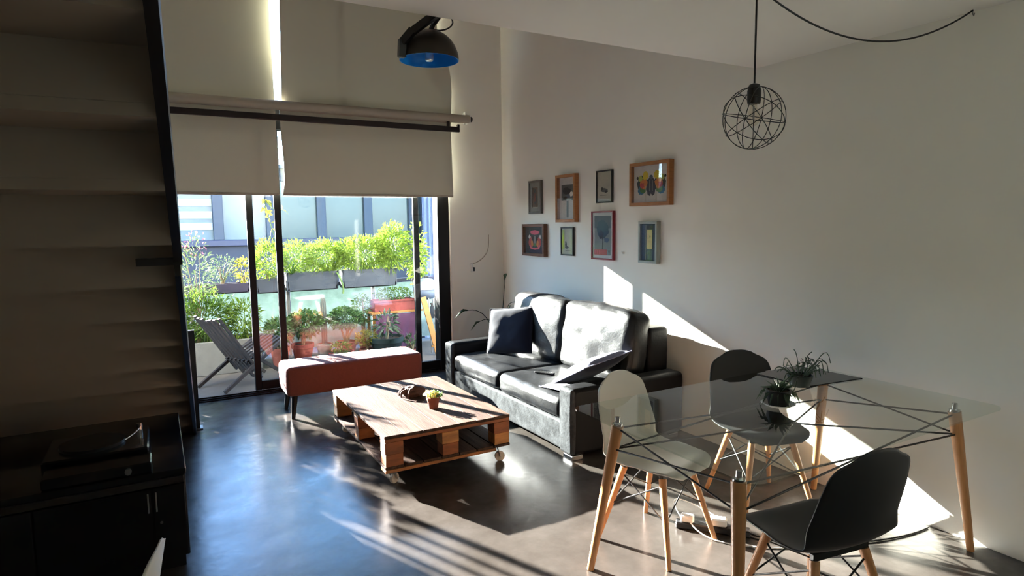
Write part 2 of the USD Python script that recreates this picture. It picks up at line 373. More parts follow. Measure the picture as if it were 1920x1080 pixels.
# ------------------------------------------------------------------ the room
D, WX, HZ, SLABY, TOP = 6.44, 3.54, 2.65, 2.93, 5.1
OPEN_L, OPEN_R = -.64, 2.87
struct('floor', box(-1.5, WX, -1.4, 6.62, -.12, 0), 'floor_cement')
struct('wall_right', box(WX, WX + .2, -1.4, 6.68, 0, TOP), 'wall_paint')
RX0, RX1, RZ0, RZ1 = 1.3, 3.3, .9, 2.4
struct('wall_front', [box(-1.6, RX0, -1.4, -1.2, 0, TOP), box(RX1, WX, -1.4, -1.2, 0, TOP), box(RX0, RX1, -1.4, -1.2, 0, RZ0), box(RX0, RX1, -1.4, -1.2, RZ1, TOP)], 'wall_paint')
w2 = thing('added_window_2', None, None, (2.3, -1.3, RZ0)); tag(stage.GetPrimAtPath(w2), kind='structure')  # unseen window added behind the camera to brighten the near wall and ceiling
obj('window_frame', [box(RX0, RX1, -1.38, -1.33, RZ0, RZ0 + .06, .004), box(RX0, RX1, -1.38, -1.33, RZ1 - .06, RZ1, .004), box(RX0, RX0 + .06, -1.38, -1.33, RZ0 + .06, RZ1 - .06, .004), box(RX1 - .06, RX1, -1.38, -1.33, RZ0 + .06, RZ1 - .06, .004)], 'black_frame', w2)
obj('pane', box(RX0 + .06, RX1 - .06, -1.358, -1.352, RZ0 + .06, RZ1 - .06), 'pane', w2, smooth=False)
fabric_mat('fill_sheer', (250, 222, 178), .55)
obj('added_curtain', trimesh.Trimesh([(RX0 + .02, -1.27, RZ0 + .01), (RX1 - .02, -1.27, RZ0 + .01), (RX1 - .02, -1.27, RZ1 - .01), (RX0 + .02, -1.27, RZ1 - .01)], [(0, 1, 2), (0, 2, 3)], process=False), 'fill_sheer', w2, smooth=False)  # added cream cloth, warms the daylight of the added window
struct('wall_back', [box(OPEN_R, WX, D, 6.68, 0, TOP), box(2.83, OPEN_R, D, 6.68, 2.62, TOP), box(2.66, 2.83, D, 6.68, 3.22, TOP), box(-1.6, OPEN_L, D, 6.68, 0, TOP), box(OPEN_L, OPEN_R, D, 6.68, 4.55, TOP)], 'wall_paint')
struct('ceiling', prism(Polygon([(-1.3, -1.2), (WX, -1.2), (WX, SLABY), (.12, SLABY), (.12, .35), (-1.3, .35)]), .2, 'z', HZ), 'ceiling_paint')
c2 = struct('ceiling', box(-1.6, WX, -1.2, D, TOP, TOP + .2), 'ceiling_paint')

# upper window: frame, mullions and panes behind the upper blinds
w1 = thing('window_1', None, None, (1.2, 6.55, 2.6)); tag(stage.GetPrimAtPath(w1), kind='structure')
obj('window_frame', [box(OPEN_L, 2.66, 6.5, 6.6, 2.662, 2.72, .005), box(OPEN_L, 2.66, 6.5, 6.6, 4.48, 4.55, .005), box(OPEN_L, OPEN_L + .06, 6.5, 6.6, 2.72, 4.48, .005), box(2.60, 2.66, 6.5, 6.6, 3.16, 4.48, .005), box(2.66, 2.83, 6.5, 6.6, 3.16, 3.22, .005), box(2.77, 2.83, 6.5, 6.6, 2.66, 3.16, .005), box(2.66, 2.83, 6.5, 6.6, 2.662, 2.72, .005)], 'black_frame', w1)
obj('mullion', box(1.64, 1.70, 6.52, 6.58, 2.66, 4.48, .005), 'black_frame', w1)
obj('pane', box(OPEN_L + .06, 1.64, 6.545, 6.551, 2.66, 4.48), 'pane', w1, smooth=False)
obj('pane', [box(1.70, 2.60, 6.545, 6.551, 2.66, 4.48), box(2.60, 2.77, 6.545, 6.551, 2.66, 3.16)], 'pane', w1, smooth=False)
# lower opening: lintel, jambs, track and two sliding glass panels; the left third stands open
d1 = thing('door_1', None, None, (1.2, 6.55, 0)); tag(stage.GetPrimAtPath(d1), kind='structure')
obj('door_frame', [box(2.735, OPEN_R, 6.47, 6.62, 0, 2.66, .006), box(OPEN_L, 2.735, 6.47, 6.62, 2.61, 2.66, .005), box(OPEN_L, OPEN_L + .05, 6.47, 6.62, 0, 2.61, .005)], 'black_frame', d1)
obj('track', [box(OPEN_L + .05, 2.735, 6.47, 6.62, 0, .012), box(OPEN_L + .05, 2.735, 6.49, 6.50, .012, .026), box(OPEN_L + .05, 2.735, 6.555, 6.565, .012, .026)], 'black_frame', d1)
def panel(x0, x1, y, nm):
    b = .062
    obj('door_stile', box(x0, x0 + b, y - .02, y + .02, .03, 2.61, .004), 'black_frame', d1)
    if nm == 'a': obj('door_stile', box(x1 - b, x1, y - .02, y + .02, .03, 2.61, .004), 'black_frame', d1)
    else: x1 += b
    obj('door_rail', box(x0 + b, x1 - b, y - .02, y + .02, .03, .12, .004), 'black_frame', d1)
    obj('door_rail', box(x0 + b, x1 - b, y - .02, y + .02, 2.57, 2.61, .004), 'black_frame', d1)
    obj('pane', box(x0 + b, x1 - b, y - .003, y + .003, .12, 2.57), 'pane', d1, smooth=False)
panel(.785, 2.545, 6.57, 'a')
panel(1.032, 2.735, 6.50, 'b')
# unseen bars added at the far left to stripe the sunlit floor
for x, wd in ((-.22, .05), (-.335, .02), (-.43, .02), (-.53, .03)):
    obj('door_stile', box(x - wd / 2, x + wd / 2, 6.54, 6.58, .03, 2.61, .004), 'black_frame', d1)

# ------------------------------------------------------------------ roller blinds
def blind(x_left, x_right, z0, z1, y, label, group=None, bow=0.0):
    """x_left, x_right: functions of height giving the cloth's side edges."""
    t = thing('roller_blind', label, 'blind', ((x_left(z0) + x_right(z0)) / 2, y, z0), 0, group)
    zs, us = np.linspace(z0, z1, 26), np.linspace(0, 1, 26)
    g = np.zeros((26, 26, 3))
    for i, z in enumerate(zs):
        a, b = x_left(z), x_right(z)
        g[i, :, 0] = a + (b - a) * us; g[i, :, 2] = z
        e = np.minimum(us * (b - a), (1 - us) * (b - a))
        g[i, :, 1] = y + bow * np.exp(-(e / .09) ** 2) * np.sin(np.pi * np.clip((z - z0) / (z1 - z0), 0, 1)) + .006 * np.sin(us * 7 + z * 2)
    n = 26; I = lambda i, j: i * n + j
    f = [q for i in range(n - 1) for j in range(n - 1) for q in ((I(i, j), I(i, j + 1), I(i + 1, j + 1)), (I(i, j), I(i + 1, j + 1), I(i + 1, j)))]
    obj('cloth', trimesh.Trimesh(g.reshape(-1, 3), f, process=False), 'blind_cloth', t, smooth=True)
    obj('bottom_bar', box(x_left(z0), x_right(z0), y - .006, y + .006, z0 - .012, z0 + .012, .004), 'tube_cloth', t)
    obj('roller', cyl((x_left(z1), y, z1 + .02), (x_right(z1), y, z1 + .02), .03, n=20), 'tube_cloth', t)
    return t
cl = lambda z: float(np.clip((z - 2.85) / 1.2, 0, 1))
blind(lambda z: OPEN_L + .02, lambda z: 1.071 - .004 * cl(z), 2.80, 4.52, 6.41, 'left beige roller blind of the tall upper window, closed to the light tube', bow=.012)
def redge(z):
    return float(np.interp(z, [2.8, 3.09, 3.25, 3.37, 3.45, 3.6, 4.6], [2.895, 2.90, 2.885, 2.85, 2.80, 2.74, 2.70]))
blind(lambda z: 1.135 + .02 * cl(z), redge, 2.80, 4.52, 6.41, 'right beige roller blind of the tall upper window with curling side edge', bow=-.05)
blind(lambda z: OPEN_L + .02, lambda z: 1.067, 1.952, 2.745, 6.375, 'left beige roller blind drawn half down over the open doorway')
blind(lambda z: float(np.interp(z, [1.95, 2.05, 2.2, 2.5, 2.7], [1.102, 1.122, 1.125, 1.110, 1.105])), lambda z: 2.885 - .01 * float(np.clip((z - 1.95) / .6, 0, 1)), 1.952, 2.745, 6.375, 'right beige roller blind drawn half down over the sliding glass doors')
t = thing('blind_tube', 'long pale fabric roll running across the window above the dark bar', 'blind tube', (1.3, 6.34, 2.77))
obj('fabric_roll', cyl((OPEN_L, 6.345, 2.775), (3.075, 6.345, 2.785), .044, n=24), 'tube_cloth', t)
obj('bracket', [box(3.075, 3.09, 6.32, D, 2.74, 2.83, .004), box(3.05, 3.09, 6.425, D, 2.74, 2.86, .003)], 'white_plastic', t)
obj('clutch', cyl((3.09, 6.345, 2.785), (3.11, 6.345, 2.785), .03, n=16), 'black_plastic', t)
obj('chain_guide', [box(3.06, 3.075, 6.40, D, 2.83, 2.875, .003)], 'white_plastic', t)
t = thing('mounting_bar', 'dark brown steel bar with an upturned end under the pale roll', 'bar', (1.2, 6.3, 2.65))
obj('bar', box(OPEN_L, 2.94, 6.285, 6.315, 2.632, 2.688, .004), 'brown_bar', t)
obj('end_hook', box(2.915, 2.94, 6.285, 6.315, 2.68, 2.715, .003), 'brown_bar', t)
for x in (-.45, 2.80): obj('bracket', box(x, x + .03, 6.298, 6.318, 2.686, 2.742, .002), 'brown_bar', t)
obj('bracket', box(1.055, 1.115, 6.425, 6.47, 2.565, 2.79, .003), 'black_frame', d1)

# cord clip and cable on the pier
t = thing('cord_holder', 'small white cord holder with dark latch screwed to the wall right of the door', 'cord holder', (3.13, D, 1.12))
obj('holder_body', box(3.105, 3.135, D - .025, D, 1.10, 1.20, .006), 'white_plastic', t)
obj('latch', box(3.135, 3.155, D - .03, D, 1.11, 1.155, .004), 'black_plastic', t)
obj('wall_cable', tube(spline([(3.135, D - .012, 1.195), (3.20, D - .010, 1.215), (3.27, D - .008, 1.26), (3.325, D - .008, 1.33), (3.345, D - .008, 1.45), (3.345, D - .008, 1.52)], 24), .005, 6), 'tube_cloth', cat='cable', label='thin pale cable curving up the wall above the small cord holder')

# ------------------------------------------------------------------ staircase seen from behind
F0 = np.array([.215, 5.62]); U = np.array([-.0437, -.999]); Lf = np.array([-.999, .0437]); RISE, TREAD, SW = .18, .33, 1.20
def sp(d, s, z): p = F0 + U * d + Lf * s; return (p[0], p[1], z)
def sbar(d0, d1, s0, s1, z0, z1): return hull([sp(d, s, z) for d in (d0, d1) for s in (s0, s1) for z in (z0, z1)])
struct('wall_left', hull([sp(d, s_, z) for d in (-1.02, 6.86) for s_ in (SW + .012, SW + .2) for z in (0, TOP)]), 'wall_paint')
t = thing('staircase', 'steep grey panelled staircase with black steel edge along the left wall', 'staircase', sp(0, .45, 0))
NS = 15
for i in range(NS):
    z = RISE * (i + 1); d = TREAD * i
    obj('riser', sbar(d, d + .025, .03, SW, z - RISE, z - .035), 'stair_panel', t)
    obj('tread', sbar(d - .02, d + TREAD + .02, .03, SW, z - .035, z), 'stair_panel', t)
def plate(pts, s0, s1): return hull([sp(d, s, z) for d, z in pts for s in (s0, s1)])
k = RISE / TREAD
obj('stringer', plate([(2.78, 1.50), (2.78, 1.66), (4.95, 2.62), (4.95, 2.86)], 0, .03), 'black_steel', t, label='thick black steel side plate of the upper flight')
obj('stringer_foot', sbar(2.76, 2.80, 0, .16, 1.50, 1.53), 'black_steel', t)
obj('stringer', plate([(.02, .0), (.02, .16), (.12, .0), (2.78, 1.455), (2.78, 1.66)], .008, .03), 'black_steel', t)
obj('newel_post', sbar(-.06, .0, -.02, .04, 0, .82), 'black_steel', t)
obj('base_plate', sbar(-.08, .02, -.04, .06, 0, .012), 'steel_grey', t)

# ------------------------------------------------------------------ black console under the stairs
t = thing('media_console', 'low glossy black media console under the staircase', 'cabinet', (-.35, 3.75, 0))
CX, CY0, CY1, CZ = .062, 3.33, 4.36, .50
obj('body', box(-1.0, CX, CY0, CY1, .06, CZ - .03, .004), 'console_black', t)
obj('top', box(-1.01, CX + .004, CY0 - .015, CY1, CZ - .03, CZ, .004), 'console_black', t)
obj('plinth', box(-.98, CX - .02, CY0 + .02, CY1, 0, .06), 'console_black', t)
for x0, x1 in ((-.99, -.54), (-.535, -.085), (-.08, .055)):
    obj('door_panel', box(x0, x1, CY0 - .018, CY0, .07, CZ - .075, .003), 'console_black', t)
for x in (-.099, -.066): obj('handle', [cyl((x, CY0 - .035, .32), (x, CY0 - .035, .415), .0045, n=8), cyl((x, CY0 - .035, .33), (x, CY0 - .015, .33), .003, n=6), cyl((x, CY0 - .035, .405), (x, CY0 - .015, .405), .003, n=6)], 'chrome', t)
obj('knob', cyl((-.05, CY0 - .018, .262), (-.05, CY0 - .034, .262), .007, n=10), 'chrome', t)
obj('drawer_rail', box(-.99, .055, CY0 - .012, CY0, CZ - .07, CZ - .035, .003), 'black_steel', t)
t = thing('turntable', 'black record player with chrome arm on the low black console', 'record player', (-.28, 3.72, CZ))
obj('plinth', box(-.52, -.085, 3.52, 3.90, CZ, CZ + .07, .008), 'console_black', t)
obj('platter', cyl((-.33, 3.70, CZ + .07), (-.33, 3.70, CZ + .085), .14, n=36), 'black_plastic', t)
obj('tone_arm', [cyl((-.13, 3.83, CZ + .07), (-.13, 3.83, CZ + .11), .014, n=12), tube(spline([(-.13, 3.83, CZ + .11), (-.135, 3.70, CZ + .11), (-.19, 3.60, CZ + .098)], 12), .004, 8)], 'chrome', t)
obj('speed_slider', box(-.115, -.107, 3.55, 3.65, CZ + .07, CZ + .074), 'chrome', t)
t = thing('amplifier', 'flat black amplifier with a bright glass front on the console', 'amplifier', (-.06, 3.45, CZ))
obj('case', box(-.5, -.075, 3.335, 3.49, CZ, CZ + .05, .005), 'console_black', t)
obj('volume_knob', cyl((-.17, 3.335, CZ + .025), (-.17, 3.318, CZ + .025), .014, n=18), 'steel_grey', t)

# ------------------------------------------------------------------ bench
t = thing('bench', 'long dusty red upholstered bench on black tapered legs before the glass doors', 'bench', (1.5, 5.66, 0))
BX0, BX1, BY0, BY1 = .90, 2.12, 5.46, 5.87
seat = block_cushion(BX0, BX1, BY0, BY1, .20, .455, .035, .008, 3, .003)
obj('seat', seat, 'bench_cloth', t, smooth=True)
zt = lambda x: .462
for x in (1.32, 1.71): obj('seam', tube([(x, BY0 + .015, .45), (x, BY0 + .04, .4625), (x, (BY0 + BY1) / 2, .4645), (x, BY1 - .04, .4625), (x, BY1 - .015, .45)], .003, 6), 'bench_cloth', t)
for x in (BX0 + .07, BX1 - .07):
    for y in (BY0 + .06, BY1 - .06):
        sx = -1 if x < 1.5 else 1; sy = -1 if y < 5.66 else 1
        obj('leg', cyl((x, y, .21), (x + sx * .025, y + sy * .02, 0), .03, .017, 14), 'black_steel', t)

# ------------------------------------------------------------------ pallet coffee table
t = thing('pallet_table', 'low coffee table made of two stacked wooden pallets on swivel casters', 'coffee table', (1.6, 4.33, 0))
PX0, PX1, PY0, PY1, PZ = 1.165, 2.06, 3.68, 4.99, .34
rng = np.random.default_rng(4)
nb = 7; bw = (PX1 - PX0) / nb
for i in range(nb):
    x0 = PX0 + i * bw; e = rng.uniform(-.006, .006); zz = rng.uniform(-.002, .001)
    obj('deck_plank', box(x0 + .0012, x0 + bw - .0012, PY0 + e, PY1 + rng.uniform(-.006, .004), PZ - .020 + zz, PZ + zz, .002), f'pallet_wood_{rng.integers(4)}', t)
for y in (PY0 + .005, (PY0 + PY1) / 2 - .05, PY1 - .105):
    obj('cross_board', box(PX0 + .004, PX1 - .004, y, y + .10, PZ - .042, PZ - .021, .002), f'pallet_block_{rng.integers(3)}', t)
    for x in (PX0 + .004, (PX0 + PX1) / 2 - .06, PX1 - .124):
        wd = .12
        obj('block', box(x, x + wd, y, y + .10, .218, PZ - .043, .003), f'pallet_block_{rng.integers(3)}', t)
        obj('block', box(x + .004, x + wd - .002, y + .002, y + .098, .14, .2175, .003), f'pallet_block_{rng.integers(3)}', t)
for i in range(7):
    x0 = PX0 + i * bw
    obj('base_plank', box(x0 + .004, x0 + bw - .004, PY0 + rng.uniform(0, .01), PY1 - .005, .121, .139, .002), f'pallet_wood_{rng.integers(4)}', t)
for y in (PY0 + .003, PY1 - .107):
    obj('base_board', box(PX0 + .002, PX1 - (.11 if y < 4 else 0), y, y + .10, .100, .120, .002), f'pallet_block_{rng.integers(3)}', t)
for x, y, a in ((PX0 + .065, PY0 + .07, .5), (PX1 - .07, PY0 + .07, -.3), (PX0 + .065, PY1 - .08, .2), (PX1 - .07, PY1 - .08, .9)):
    zt_ = .100 if not (x > 2 - .1 and y < 4) else .121
    dx, dy = math.cos(a), math.sin(a)
    c = np.array([x + dx * .018, y + dy * .018, .035]); n_ = np.array([-dy, dx, 0])
    w = obj('caster', [box(x - .035, x + .035, y - .03, y + .03, zt_ - .005, zt_), cyl((x, y, zt_ - .018), (x, y, zt_ - .005), .02, n=14)] + [bar(np.array([x, y, zt_ - .016]) + n_ * s * .017, c + n_ * s * .017, .003, .03, n_) for s in (-1, 1)], 'steel_grey', t)
    obj('wheel', lathe([(.0, -.012), (.03, -.012), (.035, -.008), (.035, .008), (.03, .012), (.0, .012)], n=24).apply_transform(trimesh.geometry.align_vectors([0, 0, 1], n_)).apply_translation(c), 'caster_wheel', w)
for z in (.142, .232): obj('added_end_board', box(PX0 + .01, PX1 - .01, PY1 - .004, PY1 + .014, z, z + .062, .002), f'pallet_block_{rng.integers(3)}', t)  # unseen far-end boards, added to stop sun passing under the deck
# things on it
rng = np.random.default_rng(8)
t = thing('driftwood_root', 'gnarled dark brown root ornament lying on the pallet table', 'ornament', (1.66, 4.48, PZ))
b = trimesh.creation.icosphere(3, 1.0); v = np.array(b.vertices)
v = v * np.array([.085, .06, .05]) * (.65 + .8 * meshkit.fbm(v * 2.2 + 5, 4, 2))[:, None]; v[:, 2] = np.maximum(v[:, 2], -.034); b = trimesh.Trimesh(v, b.faces, process=False)
obj('root_body', place(trimesh.Trimesh(v, b.faces, process=False), (1.66, 4.48, PZ + .034)), 'driftwood', t)
for k in range(5):
    a = 1.9 + k * .55 + rng.uniform(-.2, .2); h = np.array([math.cos(a), math.sin(a), 0])
    p = np.array([1.66, 4.48, PZ + .04])
    q = [p + h * .03, p + h * .075 + [0, 0, rng.uniform(.01, .03)], p + h * .10 + [0, 0, rng.uniform(-.01, .02)], p + h * rng.uniform(.105, .13) + [0, 0, -.03]]
    obj('rootlet', tube(spline(q, 10), np.linspace(.013, .006, 10), 7), 'driftwood', t)
t = thing('cactus_pot', 'tiny terracotta pot of yellow flowering succulent on the pallet table', 'potted plant', (1.665, 4.10, PZ))
c = np.array([1.665, 4.10, PZ])
obj('pot', lathe([(0, 0), (.032, 0), (.044, .062), (.049, .062), (.050, .082), (.043, .082), (.042, .062), (0, .062)], c, 24), 'terracotta', t)
obj('soil', cyl(c + [0, 0, .058], c + [0, 0, .07], .041, n=16), 'soil', t)
obj('foliage', cloud(c + np.array([.012, 0, .092]), (.046, .046, .026), 150, .024, .011, rng, shell=.1, up=.6), 'leaf_jade', t)
obj('flowers', cloud(c + np.array([-.016, 0, .10]), (.05, .044, .024), 170, .018, .013, rng, shell=.2, up=.8), 'petal_yellow', t)

# ------------------------------------------------------------------ sofa
t = thing('sofa', 'black leather two seat sofa against the picture wall', 'sofa', (2.98, 4.55, 0))
SX0, SX1, SY0, SY1 = 2.42, 3.47, 3.46, 5.63
obj('base', block_cushion(2.44, 3.42, SY0 + .15, SY1 - .15, .035, .245, .02, .004, 1, .004), 'leather_worn_lit', t, smooth=True)
for y0, y1 in ((SY0, SY0 + .165), (SY1 - .17, SY1)):
    ar = obj('arm', block_cushion(SX0 + .012, SX1, y0, y1, .03, .505, .035, .006, int(y0 * 7), .005), 'leather_arm', t, smooth=True)
    obj('arm_panel', block_cushion(SX0, SX0 + .05, y0 + .004, y1 - .004, .035, .498, .022, .004, int(y0 * 5), .003), 'leather_worn_lit', ar, smooth=True, label='worn front panel of the arm with window light painted in as grey')  # front painted paler than the arm for the window light
for k, (y0, y1) in enumerate(((SY0 + .17, 4.55), (4.555, SY1 - .175))):
    obj('seat_cushion', block_cushion(SX0 + .015, 3.15, y0, y1, .245, .405, .05, .022, 3 + k, .006), 'leather', t, smooth=True)
obj('back_frame', block_cushion(3.26, SX1, SY0 + .17, SY1 - .19, .2, .83, .035, .008, 5, .004), 'leather_arm', t, smooth=True)
for k, (y0, y1) in enumerate(((3.66, 4.555), (4.56, 5.44))):
    m = block_cushion(-.115, .115, y0 - (y0 + y1) / 2, (y1 - y0) / 2, 0, .56, .06, .035, 7 + k, .012)
    obj('back_cushion', place(m, (3.14, (y0 + y1) / 2, .395), (0, .16, 0)), 'leather', t, smooth=True)
for x in (SX0 + .05, SX1 - .1):
    for y in (SY0 + .06, SY1 - .06): obj('leg', box(x - .045, x + .05, y - .055, y + .055, 0, .032, .004), 'chrome', t)
def mesh_pillow(name, label, mat_, w, d, h, loc, rot, seed, back=None, under=None):
    t = thing(name, label, 'cushion', loc)
    m = pillow(w, d, h, seed)
    v = np.array(m.vertices)
    T = trimesh.transformations.euler_matrix(*rot, 'sxyz'); T[:3, 3] = loc
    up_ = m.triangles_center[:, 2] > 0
    m.apply_transform(T)
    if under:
        obj('cover_front', m.submesh([np.where(up_)[0]], append=True), mat_, t, smooth=True); obj('cover_back', m.submesh([np.where(~up_)[0]], append=True), under, t, smooth=True, label='back of the pillow with its shade painted in as dark navy')  # dark underside paints in the shade on the lower face
    else: obj('cover', m, mat_, t, smooth=True)
    s = np.linspace(0, 1, 15)[:-1]; q = []
    for a, b in (((-1, -1), (1, -1)), ((1, -1), (1, 1)), ((1, 1), (-1, 1)), ((-1, 1), (-1, -1))):
        for k in s: q.append((a[0] + (b[0] - a[0]) * k, a[1] + (b[1] - a[1]) * k))
    q = np.array(q); P = np.stack([q[:, 0] * w / 2 * (1 - .04 * (1 - q[:, 1] ** 2)), q[:, 1] * d / 2 * (1 - .04 * (1 - q[:, 0] ** 2)), 0 * q[:, 0]], 1)
    P = P @ T[:3, :3].T + T[:3, 3]
    obj('piping', tube(P, .005, 6, True), back or mat_, t)
    return t
mesh_pillow('throw_pillow', 'navy blue square throw pillow propped at the far end of the sofa', 'navy_cloth', .46, .46, .15, (2.89, 5.14, .635), (math.radians(64), math.radians(-6), math.radians(-52)), 1)
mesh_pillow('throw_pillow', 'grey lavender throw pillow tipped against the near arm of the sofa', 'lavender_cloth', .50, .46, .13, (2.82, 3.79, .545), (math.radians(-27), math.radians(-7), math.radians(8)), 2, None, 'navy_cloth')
mesh_pillow('throw_pillow', 'flat black throw pillow with pale piping under the lavender one', 'dark_cloth', .46, .34, .05, (2.72, 3.82, .437), (math.radians(-5), math.radians(-2), math.radians(4)), 3, 'lavender_cloth')
t = thing('remote_control', 'black remote control lying on the near sofa seat cushion', 'remote control', (2.68, 4.22, .425))
R = trimesh.transformations.rotation_matrix(math.radians(118), [0, 0, 1]); R[:3, 3] = (2.70, 4.24, .434)
b = rbox(-.085, .085, -.022, .022, -.008, .008, .006, 10); b.apply_transform(R); obj('case', b, 'black_plastic', t)
bs = join([box(-.07 + .02 * i, -.058 + .02 * i, -.012 + .012 * j, -.004 + .012 * j, .007, .010) for i in range(6) for j in range(2)]); bs.apply_transform(R); obj('buttons', bs, 'steel_grey', t, smooth=False)

# ------------------------------------------------------------------ plant in the corner behind the sofa
rng = np.random.default_rng(21)
t = thing('corner_plant', 'sparse dark leaved plant on thin stems in the corner behind the sofa', 'potted plant', (3.28, 6.02, 0))
c = np.array([3.2, 6.02, 0])
obj('pot', lathe([(0, 0), (.11, 0), (.15, .27), (.165, .27), (.165, .30), (.145, .30), (.14, .26), (0, .26)], c, 28), 'black_plastic', t)
obj('soil', cyl(c + [0, 0, .24], c + [0, 0, .265], .135, n=20), 'soil', t)
st = [[(0, 0, .26), (.06, -.10, .60), (.08, -.2, .80), (.10, -.34, .80), (.10, -.40, .74)], [(0, 0, .26), (.09, .02, .6), (.11, .0, .9), (.115, -.02, 1.06)], [(0, 0, .26), (-.02, .05, .5), (-.10, .12, .66), (-.28, .16, .70)], [(0, .02, .26), (.04, .08, .45), (.02, .14, .56), (-.12, .2, .55)], [(0, 0, .26), (.1, -.05, .55), (.12, -.10, .72)]]
for s in st:
    P = spline(c + np.array(s), 20); obj('stem', tube(P, np.linspace(.006, .003, 20), 6), 'leaf_black', t)
    k = rng.integers(2, 4); d = P[-1] - P[-4]
    obj('leaf', leaves(np.repeat(P[-2:-1], k, 0), d[None] + rng.normal(size=(k, 3)) * .01 + [0, 0, .005], rng.uniform(.12, .2, k), .035, rng, curl=.5), 'leaf_dark', t)

# ------------------------------------------------------------------ pictures on the right wall (the wall's own plane: u runs left to right as seen, v up)
def picture(name, label, y0, y1, z0, z1, depth, bw, fmat, paper, mat_w=0.0, sunk=.012, mat_mat='paper_cream'):
    t = thing(name, label, 'picture', (WX, (y0 + y1) / 2, (z0 + z1) / 2))
    xf, xb = WX - depth, WX - .0005
    for a in ((y0, y1, z1 - bw, z1), (y0, y1, z0, z0 + bw)): obj('frame_rail', box(xf, xb, *a, .0015), fmat, t)
    for a in ((y0, y0 + bw, z0 + bw, z1 - bw), (y1 - bw, y1, z0 + bw, z1 - bw)): obj('frame_rail', box(xf, xb, *a, .0015), fmat, t)
    xs = xf + sunk
    obj('print', box(xs, xs + .004, y0 + bw, y1 - bw, z0 + bw, z1 - bw), paper, t, smooth=False)
    if mat_w:
        w_ = mat_w
        o = sbox(y0 + bw, z0 + bw, y1 - bw, z1 - bw).difference(sbox(y0 + bw + w_, z0 + bw + w_, y1 - bw - w_, z1 - bw - w_))
        obj('passepartout', prism(o, .003, 'x', xs - .0032), mat_mat, t, smooth=False)
    obj('glass', box(xf + .004, xf + .0055, y0 + bw, y1 - bw, z0 + bw, z1 - bw), 'picture_glass', t, smooth=False)
    W_, H_ = y1 - y0 - 2 * bw, z1 - z0 - 2 * bw
    n = [0]
    def ink(poly, m):
        """A flat printed shape; poly in (u, v), both 0..1 over the print as seen."""
        n[0] += 1
        def one(g):
            P = np.array(g.exterior.coords); Q = np.stack([y1 - bw - P[:, 0] * W_, z0 + bw + P[:, 1] * H_], 1)
            return prism(Polygon(Q).buffer(0), .0004, 'x', xs - .0004 - .00012 * n[0])
        gs = [g for g in getattr(poly, 'geoms', [poly]) if g.area > 1e-5]
        obj('printed_shape', [one(g) for g in gs], m, t, smooth=False)
    return ink
def ell(cx, cy, rx, ry, rot=0, n=20):
    from shapely import affinity
    return affinity.rotate(affinity.scale(Point(cx, cy).buffer(1, n), rx, ry), rot, origin=(cx, cy))
def blot(cx, cy, rx, ry, seed, amp=.35, n=44):
    a = np.linspace(0, 2 * np.pi, n, endpoint=False); k = np.stack([np.cos(a) * 2, np.sin(a) * 2, 0 * a + seed], 1)
    r = 1 + amp * (meshkit.fbm(k * 1.3, 3, seed) - .5) * 2
    return Polygon(np.stack([cx + rx * r * np.cos(a), cy + ry * r * np.sin(a)], 1)).buffer(0)
def mirror(p):
    from shapely import affinity
    return p.union(affinity.scale(p, -1, 1, origin=(.5, 0)))

ink = picture('framed_picture', 'small grey framed picture with a tall brown print, leftmost of the upper row', 5.57, 5.815, 1.745, 2.092, .03, .022, 'frame_grey', 'paper_cream', .045, mat_mat='paper_grey')
ink(sbox(.22, .16, .78, .84), 'ink_brown'); ink(blot(.5, .5, .16, .26, 2), 'ink_teal'); ink(blot(.46, .5, .07, .16, 5), 'terracotta'); ink(blot(.56, .62, .06, .1, 8), 'ink_brown')
ink = picture('framed_picture', 'tall oak framed picture with a dark photograph above pale lower half', 4.935, 5.265, 1.652, 2.112, .05, .028, 'frame_oak', 'paper_white', 0, .035)
ink(sbox(.12, .45, .90, .83), 'ink_grey'); ink(blot(.45, .68, .26, .09, 3), 'ink_black'); ink(blot(.6, .55, .22, .05, 6), 'ink_slate'); ink(blot(.74, .6, .1, .06, 9), 'paper_white'); ink(blot(.35, .52, .12, .03, 12), 'ink_black'); ink(sbox(.44, .04, .56, .44), 'paper_grey')
ink = picture('framed_picture', 'thin black framed pale drawing with a small dark mark, upper row', 4.41, 4.638, 1.82, 2.108, .025, .012, 'frame_black', 'paper_cream')
ink(blot(.48, .38, .22, .07, 4, .6), 'ink_grey'); ink(blot(.62, .33, .10, .04, 7, .5), 'ink_black'); ink(blot(.34, .43, .08, .05, 9, .5), 'ink_black'); ink(sbox(.15, .205, .85, .215), 'ink_grey')
ink = picture('framed_picture', 'large oak framed picture of a bright symmetrical beetle shape', 3.672, 4.145, 1.777, 2.13, .05, .028, 'frame_oak', 'paper_white', 0, .03)
ink(mirror(blot(.26, .5, .17, .24, 3, .3)), 'ink_teal'); ink(mirror(blot(.22, .34, .10, .12, 5)), 'ink_blue'); ink(mirror(blot(.27, .34, .09, .08, 6)), 'ink_green'); ink(mirror(blot(.29, .5, .11, .13, 8, .5)), 'ink_orange'); ink(mirror(blot(.24, .46, .06, .08, 10, .5)), 'ink_red'); ink(mirror(blot(.19, .66, .06, .08, 12, .5)), 'ink_lime'); ink(mirror(blot(.34, .73, .075, .12, 14, .3)), 'ink_yellow')
ink(Polygon([(.42, .62), (.5, .74), (.58, .62), (.63, .42), (.60, .22), (.54, .17), (.5, .24), (.46, .17), (.40, .22), (.37, .42)]), 'ink_navy'); ink(mirror(sbox(.45, .3, .47, .6)), 'paper_grey'); ink(mirror(sbox(.345, .02, .36, .45)), 'paper_cream'); ink(ell(.5, .68, .05, .06), 'ink_slate'); ink(mirror(ell(.11, .68, .03, .04)), 'ink_black')
